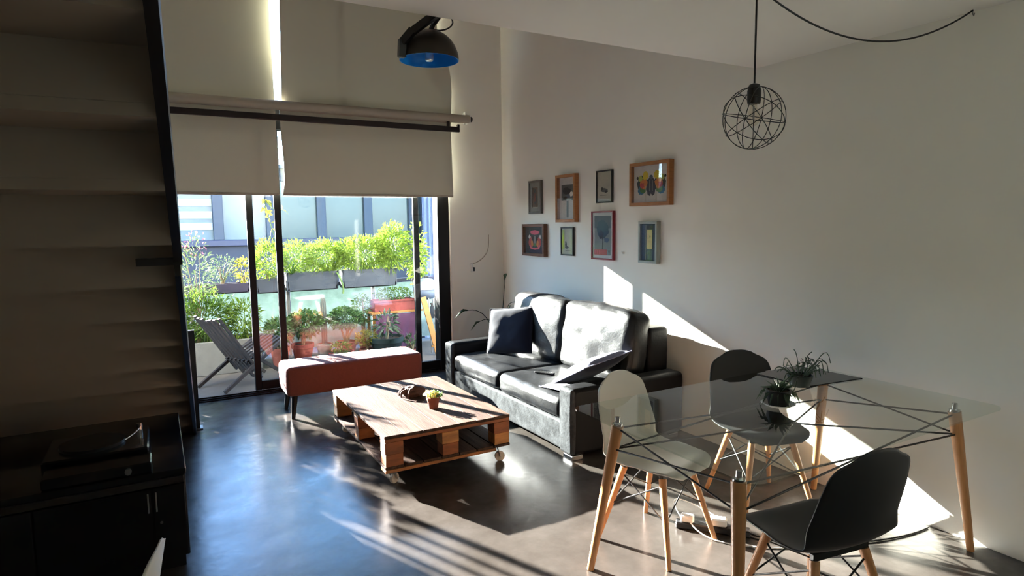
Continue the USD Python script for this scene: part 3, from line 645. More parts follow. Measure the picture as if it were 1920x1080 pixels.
ink = picture('framed_picture', 'deep walnut framed picture with a red and pink symmetrical figure on dark', 5.485, 5.925, 1.298, 1.637, .05, .03, 'frame_walnut', 'ink_teal', 0, .03)
ink(sbox(.02, .02, .98, .22), 'ink_navy'); ink(sbox(.02, .02, .20, .98), 'ink_black'); ink(mirror(Polygon([(.5, .70), (.5, .88), (.34, .86), (.24, .80), (.34, .72)])), 'ink_pink'); ink(mirror(blot(.28, .42, .10, .20, 4, .5)), 'ink_red'); ink(mirror(blot(.36, .36, .06, .12, 6, .5)), 'ink_orange'); ink(mirror(Polygon([(.2, .30), (.28, .16), (.5, .13), (.5, .2), (.34, .22), (.27, .32)])), 'ink_pink'); ink(mirror(blot(.22, .62, .05, .07, 9)), 'paper_white'); ink(sbox(.46, .34, .54, .66), 'paper_grey'); ink(ell(.5, .32, .07, .06), 'ink_green'); ink(mirror(ell(.39, .56, .05, .09)), 'ink_black')
ink = picture('framed_picture', 'small black framed yellowish drawing between the walnut frame and the red poster', 5.0, 5.212, 1.327, 1.603, .025, .012, 'frame_black', 'paper_cream')
ink(sbox(.03, .2, .22, .95), 'ink_lime'); ink(blot(.36, .36, .09, .16, 3, .5), 'ink_grey'); ink(blot(.44, .27, .16, .05, 5, .5), 'ink_grey'); ink(sbox(.3, .14, .8, .15), 'ink_grey')
ink = picture('framed_picture', 'red framed poster of a tall dark tree shape over a red title block', 4.383, 4.703, 1.31, 1.748, .03, .014, 'frame_red', 'paper_white')
ink(sbox(.08, .07, .92, .93), 'paper_grey'); ink(sbox(.08, .66, .92, .93), 'ink_grey'); ink(blot(.5, .64, .30, .20, 3, .25), 'ink_teal'); ink(blot(.42, .52, .10, .10, 5, .5), 'ink_black'); ink(Polygon([(.44, .56), (.56, .56), (.51, .40), (.53, .18), (.47, .18), (.49, .40)]), 'ink_black'); ink(blot(.7, .4, .12, .05, 8, .6), 'ink_slate'); ink(sbox(.08, .07, .72, .19), 'ink_red')
for k in range(6): ink(sbox(.12 + k * .10, .09, .145 + k * .10, .17), 'ink_pink')
ink(Polygon([(.76, .18), (.79, .18), (.82, .14), (.85, .18), (.88, .18), (.835, .12), (.835, .07), (.805, .07), (.805, .12)]), 'ink_grey')
ink = picture('framed_picture', 'narrow grey green framed picture of a pale figure in a dark doorway', 3.812, 4.033, 1.31, 1.65, .045, .02, 'frame_teal', 'ink_teal', 0, .022)
ink(sbox(.02, .02, .24, .98), 'ink_slate'); ink(sbox(.76, .02, .97, .98), 'ink_slate'); ink(sbox(.26, .02, .30, .98), 'paper_grey'); ink(sbox(.34, .32, .70, .84), 'ink_skin'); ink(sbox(.34, .03, .74, .32), 'ink_slate'); ink(blot(.52, .9, .2, .06, 4), 'ink_black'); ink(ell(.56, .66, .03, .03), 'ink_brown')

t = thing('wall_hook', 'tiny white hook on the wall between the red poster and the grey green frame', 'hook', (WX, 4.27, 1.38))
obj('hook', [cyl((WX, 4.27, 1.38), (WX - .012, 4.27, 1.38), .011, n=12), cyl((WX - .012, 4.27, 1.378), (WX - .024, 4.27, 1.392), .004, n=8)], 'white_plastic', t)
# ------------------------------------------------------------------ lamps
t = thing('pendant_lamp', 'black wire globe pendant lamp hanging over the glass table', 'lamp', (2.29, 1.9, 2.097))
LC = np.array([2.29, 1.9, 2.090]); LR = .132; a = np.linspace(0, 2 * np.pi, 48, endpoint=False)
Ry = trimesh.transformations.euler_matrix(math.radians(14), math.radians(-8), math.radians(25), 'sxyz')[:3, :3]
for n_ in ((1, 0, 0), (0, 1, 0), (0, 0, 1), (1, 1, .0), (1, -1, .0), (0, 1, 1), (1, 0, 1), (0, 1, -1)):
    n_ = Ry @ (np.array(n_, float) / np.linalg.norm(n_)); _, A, B, _ = frame(np.zeros(3), n_)
    obj('cage_ring', tube(LC + LR * (np.cos(a)[:, None] * A + np.sin(a)[:, None] * B), .0018, 6, True), 'wire_black', t)
obj('socket', lathe([(0, .06), (.026, .06), (.029, .075), (.029, .115), (.022, .140), (.008, .146), (0, .146)], LC, 20), 'black_plastic', t)
obj('bulb', lathe([(0, -.035), (.012, -.033), (.024, -.02), (.028, .0), (.024, .022), (.014, .045), (.013, .06), (0, .06)], LC, 20), 'bulb_glass', t, smooth=True)
obj('filament', cyl(LC + [0, 0, -.005], LC + [0, 0, .05], .004, n=8), 'steel_grey', t)
obj('centre_wire', cyl(LC + [0, 0, -LR], LC + [0, 0, .06], .0016, n=6), 'wire_black', t)
hk = np.array([2.29, 1.9, HZ])
obj('cord', tube([LC + [0, 0, .14], LC + [0, 0, .3], hk - [0, 0, .02]], .0042, 8), 'wire_black', t)
obj('ceiling_hook', tube([hk, hk - [0, 0, .02], hk + [.01, .004, -.028], hk + [.016, .006, -.016]], .003, 8), 'steel_grey', t)
t = thing('swag_cord', 'black cord swagged loosely under the ceiling from the pendant hook to the right', 'cord', (2.8, 1.6, 2.6))
P0, P1 = hk - [0, 0, .012], np.array([3.51, 1.64, HZ - .004]); s = np.linspace(0, 1, 40)[:, None]
obj('cord', tube(P0 + (P1 - P0) * s - np.array([0, 0, 1.0]) * .735 * s * (1 - s), .0042, 8), 'wire_black', t)
obj('ceiling_hook', tube([P1 + [0, 0, .004], P1 - [0, 0, .015], P1 + [.012, 0, -.022], P1 + [.016, 0, -.010]], .003, 8), 'steel_grey', t)

t = thing('dome_lamp', 'dark metal dome lamp with bright blue inside clamped to the ceiling edge', 'lamp', (1.285, 3.08, 2.5))
DC = np.array([1.285, 3.10, 2.485]); DR = .152
th = np.linspace(0, np.pi / 2 - .12, 16)
prof_o = [(DR * math.cos(q), DR * math.sin(q)) for q in th]; prof_i = [((DR - .004) * math.cos(q), (DR - .004) * math.sin(q)) for q in th]
obj('shade', lathe(prof_o + [(0, DR * math.sin(th[-1]))], DC, 40), 'lamp_shell', t, smooth=50)
obj('shade_lining', lathe([(DR, 0), (DR - .004, 0)] + prof_i[1:] + [(0, (DR - .004) * math.sin(th[-1]))], DC, 40), 'lamp_blue', t, smooth=50, label='bright blue inside of the dome')
obj('bulb', lathe([(0, -.005), (.018, -.004), (.022, .004), (.022, .05), (.016, .06), (.016, .14), (0, .14)], DC + [0, 0, .002], 20), 'bulb_silver', t)
obj('bracket', box(1.23, 1.35, SLABY, SLABY + .012, 2.655, 2.76, .003), 'black_steel', t)
obj('clamp_arm', [bar((1.27, SLABY + .02, 2.675), (1.17, 3.02, 2.595), .03, .034), bar((1.17, 3.02, 2.60), (1.128, 3.06, 2.545), .03, .036), bar((1.128, 3.06, 2.56), (1.126, 3.07, 2.478), .036, .03, (0, 1, 0))], 'black_steel', t)
obj('spring_bar', cyl((1.25, SLABY + .04, 2.655), (1.15, 3.05, 2.565), .005, n=8), 'steel_grey', t)
obj('clamp_jaw', [box(1.11, 1.145, 3.055, 3.085, 2.475, 2.515, .004)], 'black_plastic', t)
obj('yoke', [bar((1.30, SLABY + .012, 2.69), (1.30, 3.06, 2.66), .02, .012), bar((1.30, 3.06, 2.665), (1.29, 3.09, 2.63), .02, .012)], 'black_steel', t)
obj('cable', tube(spline([(1.33, SLABY + .012, 2.665), (1.37, 3.0, 2.645), (1.35, 3.06, 2.635), (1.30, 3.09, 2.64)], 20), .004, 6), 'wire_black', t)

# ------------------------------------------------------------------ glass dining table
t = thing('glass_table', 'glass topped dining table with wooden legs and crossed black wire rods', 'table', (2.6, 1.93, 0))
GX0, GX1, GY0, GY1, GZ = 1.72, 3.48, 1.38, 2.47, .75
poly = sbox(GX0 + .06, GY0 + .06, GX1 - .06, GY1 - .06).buffer(.06, 10)
obj('glass_top', prism(poly, .008, 'z', GZ - .008), 'table_glass', t, smooth=20)
LT = [np.array(p) for p in ((1.835, 2.25, .70), (3.375, 2.25, .70), (3.375, 1.55, .70), (1.805, 1.52, .70))]
LB = [np.array(p) for p in ((1.715, 2.30, 0), (3.44, 2.33, 0), (3.44, 1.47, 0), (1.74, 1.45, 0))]
for a_, b_ in zip(LT, LB):
    lg = obj('leg', cyl(b_, a_, .017, .029, 20), 'beech', t)
    obj('leg_cap', [cyl(a_, a_ + [0, 0, .012], .024, n=16), cyl(a_ + [0, 0, .012], [a_[0], a_[1], GZ - .008], .012, n=12)], 'chrome', lg)
for i in range(4):
    a_, b_ = LT[i], LT[(i + 1) % 4]; mi = (a_ + b_) / 2
    lo = lambda k: LT[k % 4] + (LB[k % 4] - LT[k % 4]) * .16
    obj('wire_rod', tube([a_ - [0, 0, .012], lo(i + 1)], .0045, 8), 'wire_black', t)
    obj('wire_rod', tube([lo(i), b_ - [0, 0, .012]], .0045, 8), 'wire_black', t)
ctr = (LT[0] + LT[1] + LT[2] + LT[3]) / 4
for i in range(2):
    obj('wire_rod', tube([lo(i), ctr - [0, 0, .02 + .012 * i], lo(i + 2)], .0045, 8), 'wire_black', t)

# ------------------------------------------------------------------ shell chairs
def make_chair(label, mat_, loc, rz, group=None):
    """Faces +y in its own frame."""
    t = thing('dining_chair', label, 'chair', loc, rz, group)
    prof = spline([(.225, .418), (.205, .436), (.12, .438), (0, .428), (-.10, .428), (-.165, .452), (-.20, .52), (-.225, .62), (-.247, .735), (-.266, .852)], 40)
    s = np.linspace(0, 1, 40)
    half = np.interp(s, [0, .1, .3, .5, .62, .8, 1.0], [.195, .212, .235, .232, .226, .212, .178])
    e0 = np.clip(s / .13, 0, 1); e1 = np.clip((1 - s) / .13, 0, 1)
    half = half * (.60 + .40 * np.sqrt(1 - (1 - e0) ** 2)) * (.66 + .34 * np.sqrt(1 - (1 - e1) ** 2))
    u = np.linspace(-1, 1, 25); g = np.zeros((40, 25, 3))
    back = np.clip((s - .45) / .2, 0, 1); back = back * back * (3 - 2 * back)
    for i in range(40):
        g[i, :, 0] = u * half[i]
        g[i, :, 1] = prof[i, 0] + back[i] * .06 * np.abs(u) ** 2.0 * (1 - .75 * s[i] ** 2)
        g[i, :, 2] = prof[i, 1] + (1 - back[i]) * .030 * np.abs(u) ** 2.4 * np.clip(s[i] * 4, 0, 1) - .038 * (1 - e1[i]) ** 1.5 * np.abs(u) ** 3
    obj('shell', thick(g, .007), mat_, t, smooth=True, local=True)
    tops = [(sx * .125, sy * .115 - .0, .395) for sx in (-1, 1) for sy in (-1, 1)]
    feet = [(sx * .215, sy * .215 - .0, 0) for sx in (-1, 1) for sy in (-1, 1)]
    for a_, b_ in zip(tops, feet):
        obj('leg', cyl(b_, a_, .0125, .0195, 16), 'beech', t, local=True)
    pt = lambda k, f_: np.array(tops[k]) + (np.array(feet[k]) - tops[k]) * f_
    obj('seat_bracket', [box(-.14, .14, sy * .115 - .011, sy * .115 + .011, .395, .425, .003) for sy in (-1, 1)] + [box(sx * .115 - .008, sx * .115 + .008, -.11, .11, .402, .426, .003) for sx in (-1, 1)], 'wire_black', t, local=True)
    for p, q in ((0, 1), (2, 3), (0, 2), (1, 3)):
        obj('wire_brace', [cyl(pt(p, .08), pt(q, .50), .004, n=8), cyl(pt(q, .08), pt(p, .50), .004, n=8)], 'wire_black', t, local=True)
    return t
make_chair('white shell dining chair with beech legs between the sofa and glass table', 'shell_white', (2.185, 2.36, 0), math.pi + .24)
bk = make_chair('black shell dining chair behind the glass table by the right wall', 'shell_black', (3.02, 2.40, 0), math.pi - .32)
dup(bk, (2.19, 1.47, 0), math.radians(-8), 'black shell dining chair seen from behind at the near side of the table')
make_chair('white shell dining chair by the console with only its back edge showing', 'shell_white', (-.30, 1.80, 0), math.radians(77))

# ------------------------------------------------------------------ things on the table
t = thing('placemat', 'black slate placemat lying askew under the plants on the glass table', 'placemat', (3.2, 2.26, GZ))
mat('slate_gloss', (20, 20, 22), .09)
obj('mat', prism(Polygon([(3.03, 2.44), (3.40, 2.44), (3.43, 2.05), (3.01, 2.10)]), .006, 'z', GZ), 'slate_gloss', t, smooth=False)
rng = np.random.default_rng(31)
t = thing('saucer', 'white ceramic saucer under the black pot on the glass table', 'saucer', (2.62, 1.975, GZ))
c = np.array([2.60, 1.965, GZ])
obj('dish', lathe([(0, .002), (.055, .002), (.078, .014), (.080, .012), (.058, 0), (0, 0)], c, 32), 'white_plastic', t)
t = thing('aloe_pot', 'small spiky succulent in a black pot on a white saucer', 'potted plant', c)
obj('pot', lathe([(0, .003), (.045, .003), (.058, .07), (.06, .07), (.06, .078), (.052, .078), (.05, .066), (0, .066)], c, 28), 'black_plastic', t)
obj('soil', cyl(c + [0, 0, .062], c + [0, 0, .07], .05, n=18), 'soil', t)
n = 34; ang = rng.random(n) * 6.28; el = rng.uniform(.25, 1.3, n)
obj('foliage', leaves(c + np.stack([.015 * np.cos(ang), .015 * np.sin(ang), 0 * ang + .068], 1), np.stack([np.cos(ang) * np.cos(el), np.sin(ang) * np.cos(el), np.sin(el)], 1), rng.uniform(.05, .10, n), .016, rng, fold=.3, curl=.2), 'leaf_dark', t)
n = 26; ang = rng.random(n) * 6.28
obj('trailing_leaves', leaves(c + np.stack([.055 * np.cos(ang), .055 * np.sin(ang), 0 * ang + .07], 1), np.stack([np.cos(ang), np.sin(ang), 0 * ang - .25], 1), rng.uniform(.03, .06, n), .012, rng, fold=.2, curl=.9), 'leaf_dark', t)
t = thing('trailing_plant', 'bushy thin stemmed trailing plant in a low dark pot at the far table edge', 'potted plant', (3.04, 2.10, GZ))
c = np.array([2.99, 2.13, GZ + .006])
obj('pot', lathe([(0, 0), (.05, 0), (.066, .055), (.066, .062), (.058, .062), (.056, .052), (0, .052)], c, 28), 'green_pot', t)
obj('soil', cyl(c + [0, 0, .048], c + [0, 0, .056], .055, n=18), 'soil', t)
T_ = []
for k in range(26):
    a_ = rng.random() * 6.28; h_ = np.array([math.cos(a_), math.sin(a_), 0]); l_ = rng.uniform(.08, .17); up_ = rng.uniform(.2, 1.0)
    T_.append(tube(spline([c + [0, 0, .055] + h_ * .02, c + [0, 0, .055 + l_ * up_ * .6] + h_ * (.03 + l_ * .35), c + [0, 0, .05 + l_ * up_] + h_ * (.03 + l_ * .6), c + [0, 0, .04 + l_ * up_ * (.4 + .6 * rng.random())] + h_ * (.03 + l_ * .8)], 10), .0022, 5))
for z_, q in ((.19, (.01, .05)), (.185, (.05, -.03)), (.02, (-.20, -.03)), (.01, (-.15, -.07)), (.03, (-.16, .02))):
    T_.append(tube(spline([c + [0, 0, .055], c + [q[0] * .4, q[1] * .4, .05 + z_ * .4], c + [q[0] * .8, q[1] * .8, z_ * .95], c + [q[0], q[1], z_]], 12), .0024, 5))
obj('stems', T_, 'leaf_dark', t)
obj('foliage', cloud(c + np.array([.03, -.02, .11]), (.05, .05, .035), 130, .02, .008, rng, shell=.2), 'leaf_dark', t)

# ------------------------------------------------------------------ power strip and plugs under the table
t = thing('power_strip', 'dark power strip with plugs lying on the floor below the table', 'power strip', (2.50, 2.28, 0))
T = trimesh.transformations.rotation_matrix(math.radians(-48), [0, 0, 1]); T[:3, 3] = (2.50, 2.27, 0)
P_ = lambda m: join(m).apply_transform(T)
obj('body', P_(box(-.19, .19, -.03, .03, 0, .035, .006)), 'dark_plastic', t)
for k in range(5): obj('socket', P_(cyl((-.15 + k * .07, 0, .034), (-.15 + k * .07, 0, .037), .02, n=18)), 'black_plastic', t)
for k, (x_, s_) in enumerate(((-.13, 1.0), (.03, 1.2))):
    lab = ('white plug adapter at the left end of the power strip', 'larger white plug adapter in the middle of the power strip')[k]
    q = thing('plug_adapter', lab, 'plug', tuple((T @ [x_, 0, .036, 1])[:3]))
    obj('case', P_(box(x_ - .036 * s_, x_ + .036 * s_, -.028, .028, .0372, .037 + .035 * s_, .008)), 'white_plastic', q)
obj('extension_cable', [tube(spline([(2.44, 2.36, .004), (2.45, 2.47, .03), (2.52, 2.56, .06), (2.6, 2.52, .03), (2.64, 2.40, .005), (2.62, 2.28, .005)], 30), .0035, 6)], 'white_plastic', cat='cable', label='thin white cable looping up beside the power strip')
obj('extension_cable', tube(spline([(2.63, 2.14, .012), (2.70, 2.0, .006), (2.9, 1.86, .006), (3.2, 1.74, .006), (3.5, 1.7, .006)], 40), .005, 6), 'wire_black', cat='cable', label='black cable running from the power strip along the floor to the right wall')
obj('extension_cable', tube(spline([(2.40, 2.33, .045), (2.42, 2.20, .008), (2.50, 2.08, .005), (2.66, 1.96, .005), (2.95, 1.80, .005)], 40), .0035, 6), 'white_plastic', cat='cable', label='white cable curving past the front of the power strip')

# ------------------------------------------------------------------ the balcony and what stands on it
struct('balcony_floor', box(-2.2, 4.6, 6.62, 8.6, -.16, -.02), 'balcony_tile')
t = thing('concrete_planter', 'long pale concrete planter box at the left of the balcony', 'planter', (.2, 7.9, -.02))
px0, px1, py0, py1, pz = -1.6, 1.02, 7.72, 8.15, .36
obj('planter_wall', [box(px0, px1, py0, py0 + .05, -.02, pz, .006), box(px0, px1, py1 - .05, py1, -.02, pz, .006), box(px0, px0 + .05, py0 + .05, py1 - .05, -.02, pz, .006), box(px1 - .05, px1, py0 + .05, py1 - .05, -.02, pz, .006)], 'concrete', t)
obj('soil', box(px0 + .05, px1 - .05, py0 + .05, py1 - .05, .2, pz - .04), 'soil', t)
# glass balustrade
leaf_mat('frosted_aqua', (126, 142, 138), (140, 156, 153), .5)
t = thing('balcony_railing', 'frosted aqua glass balustrade with dark top rail round the balcony', 'railing', (1, 8.45, -.02))
for k in range(5):
    x0 = -1.9 + k * 1.12
    obj('glass_panel', box(x0 + .03, x0 + 1.09, 8.44, 8.452, .04, .84), 'frosted_aqua', t, smooth=False)
    obj('post', box(x0 - .02, x0 + .02, 8.43, 8.47, -.02, .86, .004), 'rail_steel', t)
obj('top_rail', box(-1.95, 3.75, 8.41, 8.48, .85, .90, .006), 'rail_dark', t)
obj('post', box(3.68, 3.72, 8.43, 8.47, -.02, .86, .004), 'rail_steel', t)
# planter troughs on the rail
def trough(x0, x1, z0, z1, label, mt='planter_grey', y0=8.24, y1=8.41):
    t = thing('planter_trough', label, 'planter', ((x0 + x1) / 2, (y0 + y1) / 2, z0))
    obj('trough_body', [prism(Polygon([(x0 + .03, z0), (x1 - .03, z0), (x1, z1), (x0, z1)]), .012, 'y', y) for y in (y0 + .012, y1)] + [box(x0 + .01, x1 - .01, y0, y1, z0, z0 + .012), box(x0, x0 + .012, y0, y1, z0 + .012, z1), box(x1 - .012, x1, y0, y1, z0 + .012, z1)], mt, t)
    obj('soil', box(x0 + .012, x1 - .012, y0 + .012, y1 - .012, z0 + .05, z1 - .03), 'soil', t)
    obj('hook', [tube([(x, y1, z1), (x, y1 + .04, z1 + .02), (x, 8.45, .90)], .006, 6) for x in (x0 + .1, x1 - .1)], 'rail_steel', t)
trough(-.6, .98, .845, .965, 'long dark violet planter trough on the rail above the folding chair', 'rail_dark')
trough(1.06, 1.38, .82, 1.0, 'short dark grey planter trough between the two door stiles')
trough(1.42, 2.06, .82, 1.06, 'dark grey planter trough on the rail in the middle of the glass door')
trough(2.12, 2.86, .82, 1.06, 'dark grey planter trough on the rail at the right of the glass door')

def shrub(name, label, c, rad, n, L, w, m, seed, stems=5, smat='stem_green', base=None, up=.35, cat='plant', flowers=None, shell=.2, group=None):
    rng = np.random.default_rng(seed)
    c = np.asarray(c, float); base = np.asarray(base if base is not None else c - [0, 0, rad[2] * 1.15], float)
    t = thing(name, label, cat, base, 0, group)
    S = []
    for k in range(stems):
        d = rng.normal(size=3) * np.asarray(rad) * .55
        S.append(tube(spline([base + [d[0] * .12, d[1] * .12, 0], (base + c) / 2 + d * .3, c + d], 8), np.linspace(.007, .003, 8), 5))
    obj('stem', S, smat, t)
    obj('foliage', cloud(c, rad, n, L, w, rng, up=up, shell=shell), m, t, smooth=False)
    if flowers:
        obj('flowers', cloud(c + np.array([0, 0, rad[2] * .75]), np.asarray(rad) * [.9, .9, .4], flowers[1], .035, .028, rng), flowers[0], t, smooth=False)
    return t
shrub('oleander', 'tall pink flowering shrub at the far left edge of the doorway', (.40, 8.0, 1.12), (.17, .14, .42), 420, .085, .014, 'leaf_grey', 41, 7, 'stem', (.38, 7.95, .32), .6, flowers=('petal_pink', 36))
shrub('bamboo_shrub', 'bright lime leafy shrub in the concrete planter behind the folding chair', (.45, 7.92, .62), (.36, .16, .30), 1300, .10, .018, 'leaf_green', 42, 9, 'stem_green', (.45, 7.92, .32), .3)
for k, (x_, lab) in enumerate(((-1.36, 'tall leafy bamboo at the far left end of the concrete planter'), (-.88, 'tall leafy bamboo in the left half of the concrete planter, behind the stairs'), (-.40, 'tall leafy bamboo nearest the middle of the concrete planter, behind the stairs'))):
    shrub('bamboo_shrub', lab, (x_, 7.93, 1.10), (.22, .17, .70), 1700, .12, .034, 'leaf_green', 140 + k, 9, 'stem_green', (x_, 7.93, .32), .3, shell=.05)
shrub('bamboo_shrub', 'lime leafy shrub at the right end of the concrete planter', (.86, 7.90, .56), (.18, .15, .24), 520, .09, .016, 'leaf_lime', 43, 6, 'stem_green', (.86, 7.92, .32), .3)
shrub('grey_shrub', 'airy grey green shrub on the rail left of the first door stile', (.70, 8.32, 1.14), (.17, .09, .17), 360, .05, .010, 'leaf_grey', 44, 7, 'stem', (.68, 8.32, .93), .5)
shrub('croton', 'small yellow orange leaved plant on the rail beside the first door stile', (.92, 8.32, 1.12), (.09, .08, .15), 120, .07, .022, 'leaf_yellow', 45, 4, 'stem', (.93, 8.32, .93), .6)
shrub('hedge_plant', 'yellow green upright shrub between the two door stiles', (1.22, 8.32, 1.22), (.20, .12, .28), 1100, .065, .015, 'leaf_lime', 46, 6, 'stem', (1.2, 8.32, .96), .6)
shrub('fern_bush', 'feathery light green plant right of the second door stile', (1.55, 8.32, 1.24), (.24, .13, .22), 1300, .075, .012, 'leaf_lime', 47, 6, 'stem_green', (1.55, 8.32, 1.02), .5)
shrub('fern_bush', 'feathery lime plant in the middle of the rail planters', (1.92, 8.32, 1.25), (.28, .14, .21), 1700, .08, .012, 'leaf_lime', 48, 8, 'stem_green', (1.9, 8.32, 1.02), .5)
shrub('hedge_plant', 'dense lime shrub spreading along the right rail planter', (2.42, 8.30, 1.27), (.42, .15, .23), 3000, .07, .014, 'leaf_lime', 49, 9, 'stem_green', (2.4, 8.32, 1.02), .4)
shrub('hedge_plant', 'tallest lime shrub beside the right door stile', (2.82, 8.26, 1.36), (.22, .15, .34), 1600, .07, .018, 'leaf_lime', 50, 7, 'stem_green', (2.78, 8.30, 1.02), .5)
shrub('climber', 'yellow green climber seen between the right stile and the door jamb', (3.12, 8.15, 1.22), (.15, .14, .46), 520, .06, .03, 'leaf_lime', 51, 5, 'stem', (3.12, 8.2, -.02), .1)
rng = np.random.default_rng(60)
t = thing('palm_plant', 'arching strap leaved plant hanging over the middle trough', 'plant', (2.0, 8.30, 1.02))
obj('fronds', grass((2.02, 8.28, 1.04), 46, .42, .012, rng), 'leaf_lime', t, smooth=False)
obj('stem', tube(spline([(2.05, 8.3, 1.04), (2.06, 8.2, 1.0), (2.10, 8.18, .88), (2.10, 8.18, .76)], 12), .012, 7), 'stem_green', t)
t = thing('palm_plant', 'dark arching strap leaves hanging from the trough beside the second stile', 'plant', (1.36, 8.28, 1.0))
obj('fronds', grass((1.48, 8.24, 1.04), 16, .40, .018, rng), 'leaf_jade', t, smooth=False)
t = thing('vine', 'yellow leaved vine tendril hanging just below the right blind', 'plant', (1.24, 7.6, 1.85))
P = spline([(1.20, 8.3, 1.3), (1.22, 8.1, 1.75), (1.18, 7.95, 1.93), (1.24, 7.9, 1.86), (1.34, 7.86, 1.84)], 24)
obj('stem', tube(P, .004, 6), 'stem_green', t)
obj('leaf', leaves(np.repeat(P[10:], 2, 0), rng.normal(size=(28, 3)), .085, .05, rng), 'leaf_yellow', t, smooth=False)

# potted plants on the balcony floor
def pot(parent, c, r, h, m):
    obj('pot', lathe([(0, 0), (r * .68, 0), (r * .95, h * .8), (r * 1.03, h * .8), (r * 1.05, h), (r * .93, h), (r * .9, h * .86), (0, h * .86)], c, 26), m, parent)
    obj('soil', cyl(np.asarray(c) + [0, 0, h * .84], np.asarray(c) + [0, 0, h * .9], r * .88, n=20), 'soil', parent)
def potted(name, label, x, y, r, h, m, fc, rad, n, L, w, lm, seed, stems=4, sm_='stem', up=.4, shell=.3, z=-.02):
    rng = np.random.default_rng(seed); t = thing(name, label, 'potted plant', (x, y, z))
    pot(t, (x, y, z), r, h, m); S = []
    top = np.array([x, y, z + h * .88]); fc = np.asarray(fc, float)
    for k in range(stems):
        d = rng.normal(size=3) * np.asarray(rad) * .45
        S.append(tube(spline([top + d * [.15, .15, 0], (top + fc) / 2 + d * .4, fc + d], 8), np.linspace(.016, .006, 8), 6))
    obj('stem', S, sm_, t); obj('foliage', cloud(fc, rad, n, L, w, rng, up=up, shell=shell), lm, t, smooth=False)
    return t
potted('jade_plant', 'round jade bush in a red pot just right of the second door stile', 1.50, 7.85, .13, .24, 'brick_red', (1.54, 7.85, .47), (.21, .17, .15), 1000, .058, .032, 'leaf_jade', 71, 5)
potted('jade_plant', 'dark leaved jade bush in a brown pot between the two door stiles', 1.22, 7.75, .11, .24, 'terracotta_dark', (1.22, 7.75, .42), (.17, .15, .15), 560, .06, .034, 'leaf_jade', 72, 5)
potted('jade_plant', 'yellow topped jade bush in a terracotta pot in the middle of the glass', 2.02, 7.8, .13, .22, 'terracotta', (2.02, 7.8, .50), (.21, .17, .12), 900, .056, .03, 'leaf_jade', 73, 4)
potted('low_bush', 'low olive bush in a dark pot before the wooden stand', 2.20, 7.5, .10, .16, 'terracotta_dark', (2.19, 7.5, .27), (.14, .12, .09), 420, .04, .018, 'leaf_yellow', 74, 4)
potted('flower_pot', 'small plant with red flowers in a terracotta pot', 2.34, 8.05, .09, .2, 'terracotta', (2.30, 8.05, .55), (.14, .10, .2), 380, .045, .022, 'leaf_green', 75, 5)
potted('low_bush', 'wide red bowl of low foliage behind the bench', 1.86, 7.45, .15, .17, 'brick_red', (1.86, 7.45, .2), (.12, .1, .05), 160, .05, .02, 'leaf_green', 76, 3)
t = thing('pole_cactus', 'slim pale column cactus standing in a clay pot among the jade bushes', 'potted plant', (1.80, 8.0, -.02))
pot(t, (1.80, 8.0, -.02), .09, .18, 'terracotta')
rb = np.arange(32) * 2 * np.pi / 32; prof = [.028, .032, .032, .030, .022, .004]; zs = [.13, .3, .5, .68, .74, .76]
obj('stem', trimesh.Trimesh(np.vstack([np.stack([1.80 + r * (1 + .18 * np.cos(8 * rb)) * np.cos(rb), 8.0 + r * (1 + .18 * np.cos(8 * rb)) * np.sin(rb), 0 * rb + z], 1) for r, z in zip(prof, zs)]), [q for i in range(5) for j in range(32) for q in ((i * 32 + j, i * 32 + (j + 1) % 32, (i + 1) * 32 + (j + 1) % 32), (i * 32 + j, (i + 1) * 32 + (j + 1) % 32, (i + 1) * 32 + j))], process=False), 'concrete', t)
t = thing('clay_pot', 'empty pale grey pot standing behind the bench by the second stile', 'pot', (1.68, 7.5, -.02))
pot(t, (1.68, 7.5, -.02), .08, .26, 'concrete')
# wooden stand with trough, cloth, dark pot
t = thing('plant_stand', 'orange wooden plant stand at the right of the balcony', 'stand', (2.72, 7.98, -.02))
for k in range(3): obj('slat', box(2.36, 3.06, 7.82 + k * .105, 7.92 + k * .105, .50, .525, .003), 'orange_wood', t)
for x in (2.39, 3.0):
    for y in (7.84, 8.08): obj('leg', box(x, x + .035, y, y + .035, -.02, .50, .003), 'orange_wood', t)
t = thing('red_trough', 'brick red plastic planter trough on the orange wooden stand', 'planter', (2.7, 7.98, .525))
obj('trough_body', [box(2.42, 2.98, 7.86, 7.875, .525, .67, .003), box(2.42, 2.98, 8.075, 8.09, .525, .67, .003), box(2.42, 2.435, 7.875, 8.075, .525, .67), box(2.965, 2.98, 7.875, 8.075, .525, .67), box(2.40, 3.0, 7.85, 7.86, .645, .672, .003)], 'brick_red', t)
obj('soil', box(2.435, 2.965, 7.875, 8.075, .53, .645), 'soil', t)
rng = np.random.default_rng(80)
obj('foliage', cloud((2.7, 7.97, .74), (.26, .10, .08), 420, .05, .016, rng), 'leaf_green', t, smooth=False)
t = thing('purple_cloth', 'purple cloth draped down the front of the plant stand', 'cloth', (2.7, 7.8, .2))
u = np.linspace(2.40, 2.98, 40); zz = np.linspace(.498, .0, 14); g = np.zeros((14, 40, 3))
for i in range(14): g[i, :, 0] = u; g[i, :, 1] = 7.800 - .012 - .022 * i / 13 * (1 + np.sin(u * 45 + .4 * i)); g[i, :, 2] = zz[i]
obj('drape', thick(g, .004), 'purple_cloth', t, smooth=True)
t = potted('dark_pot_plant', 'tall dark green pot with sparse dark plant before the purple cloth', 2.42, 7.42, .2, .30, 'green_pot', (2.42, 7.42, .45), (.12, .1, .12), 60, .12, .035, 'leaf_dark', 81, 5)
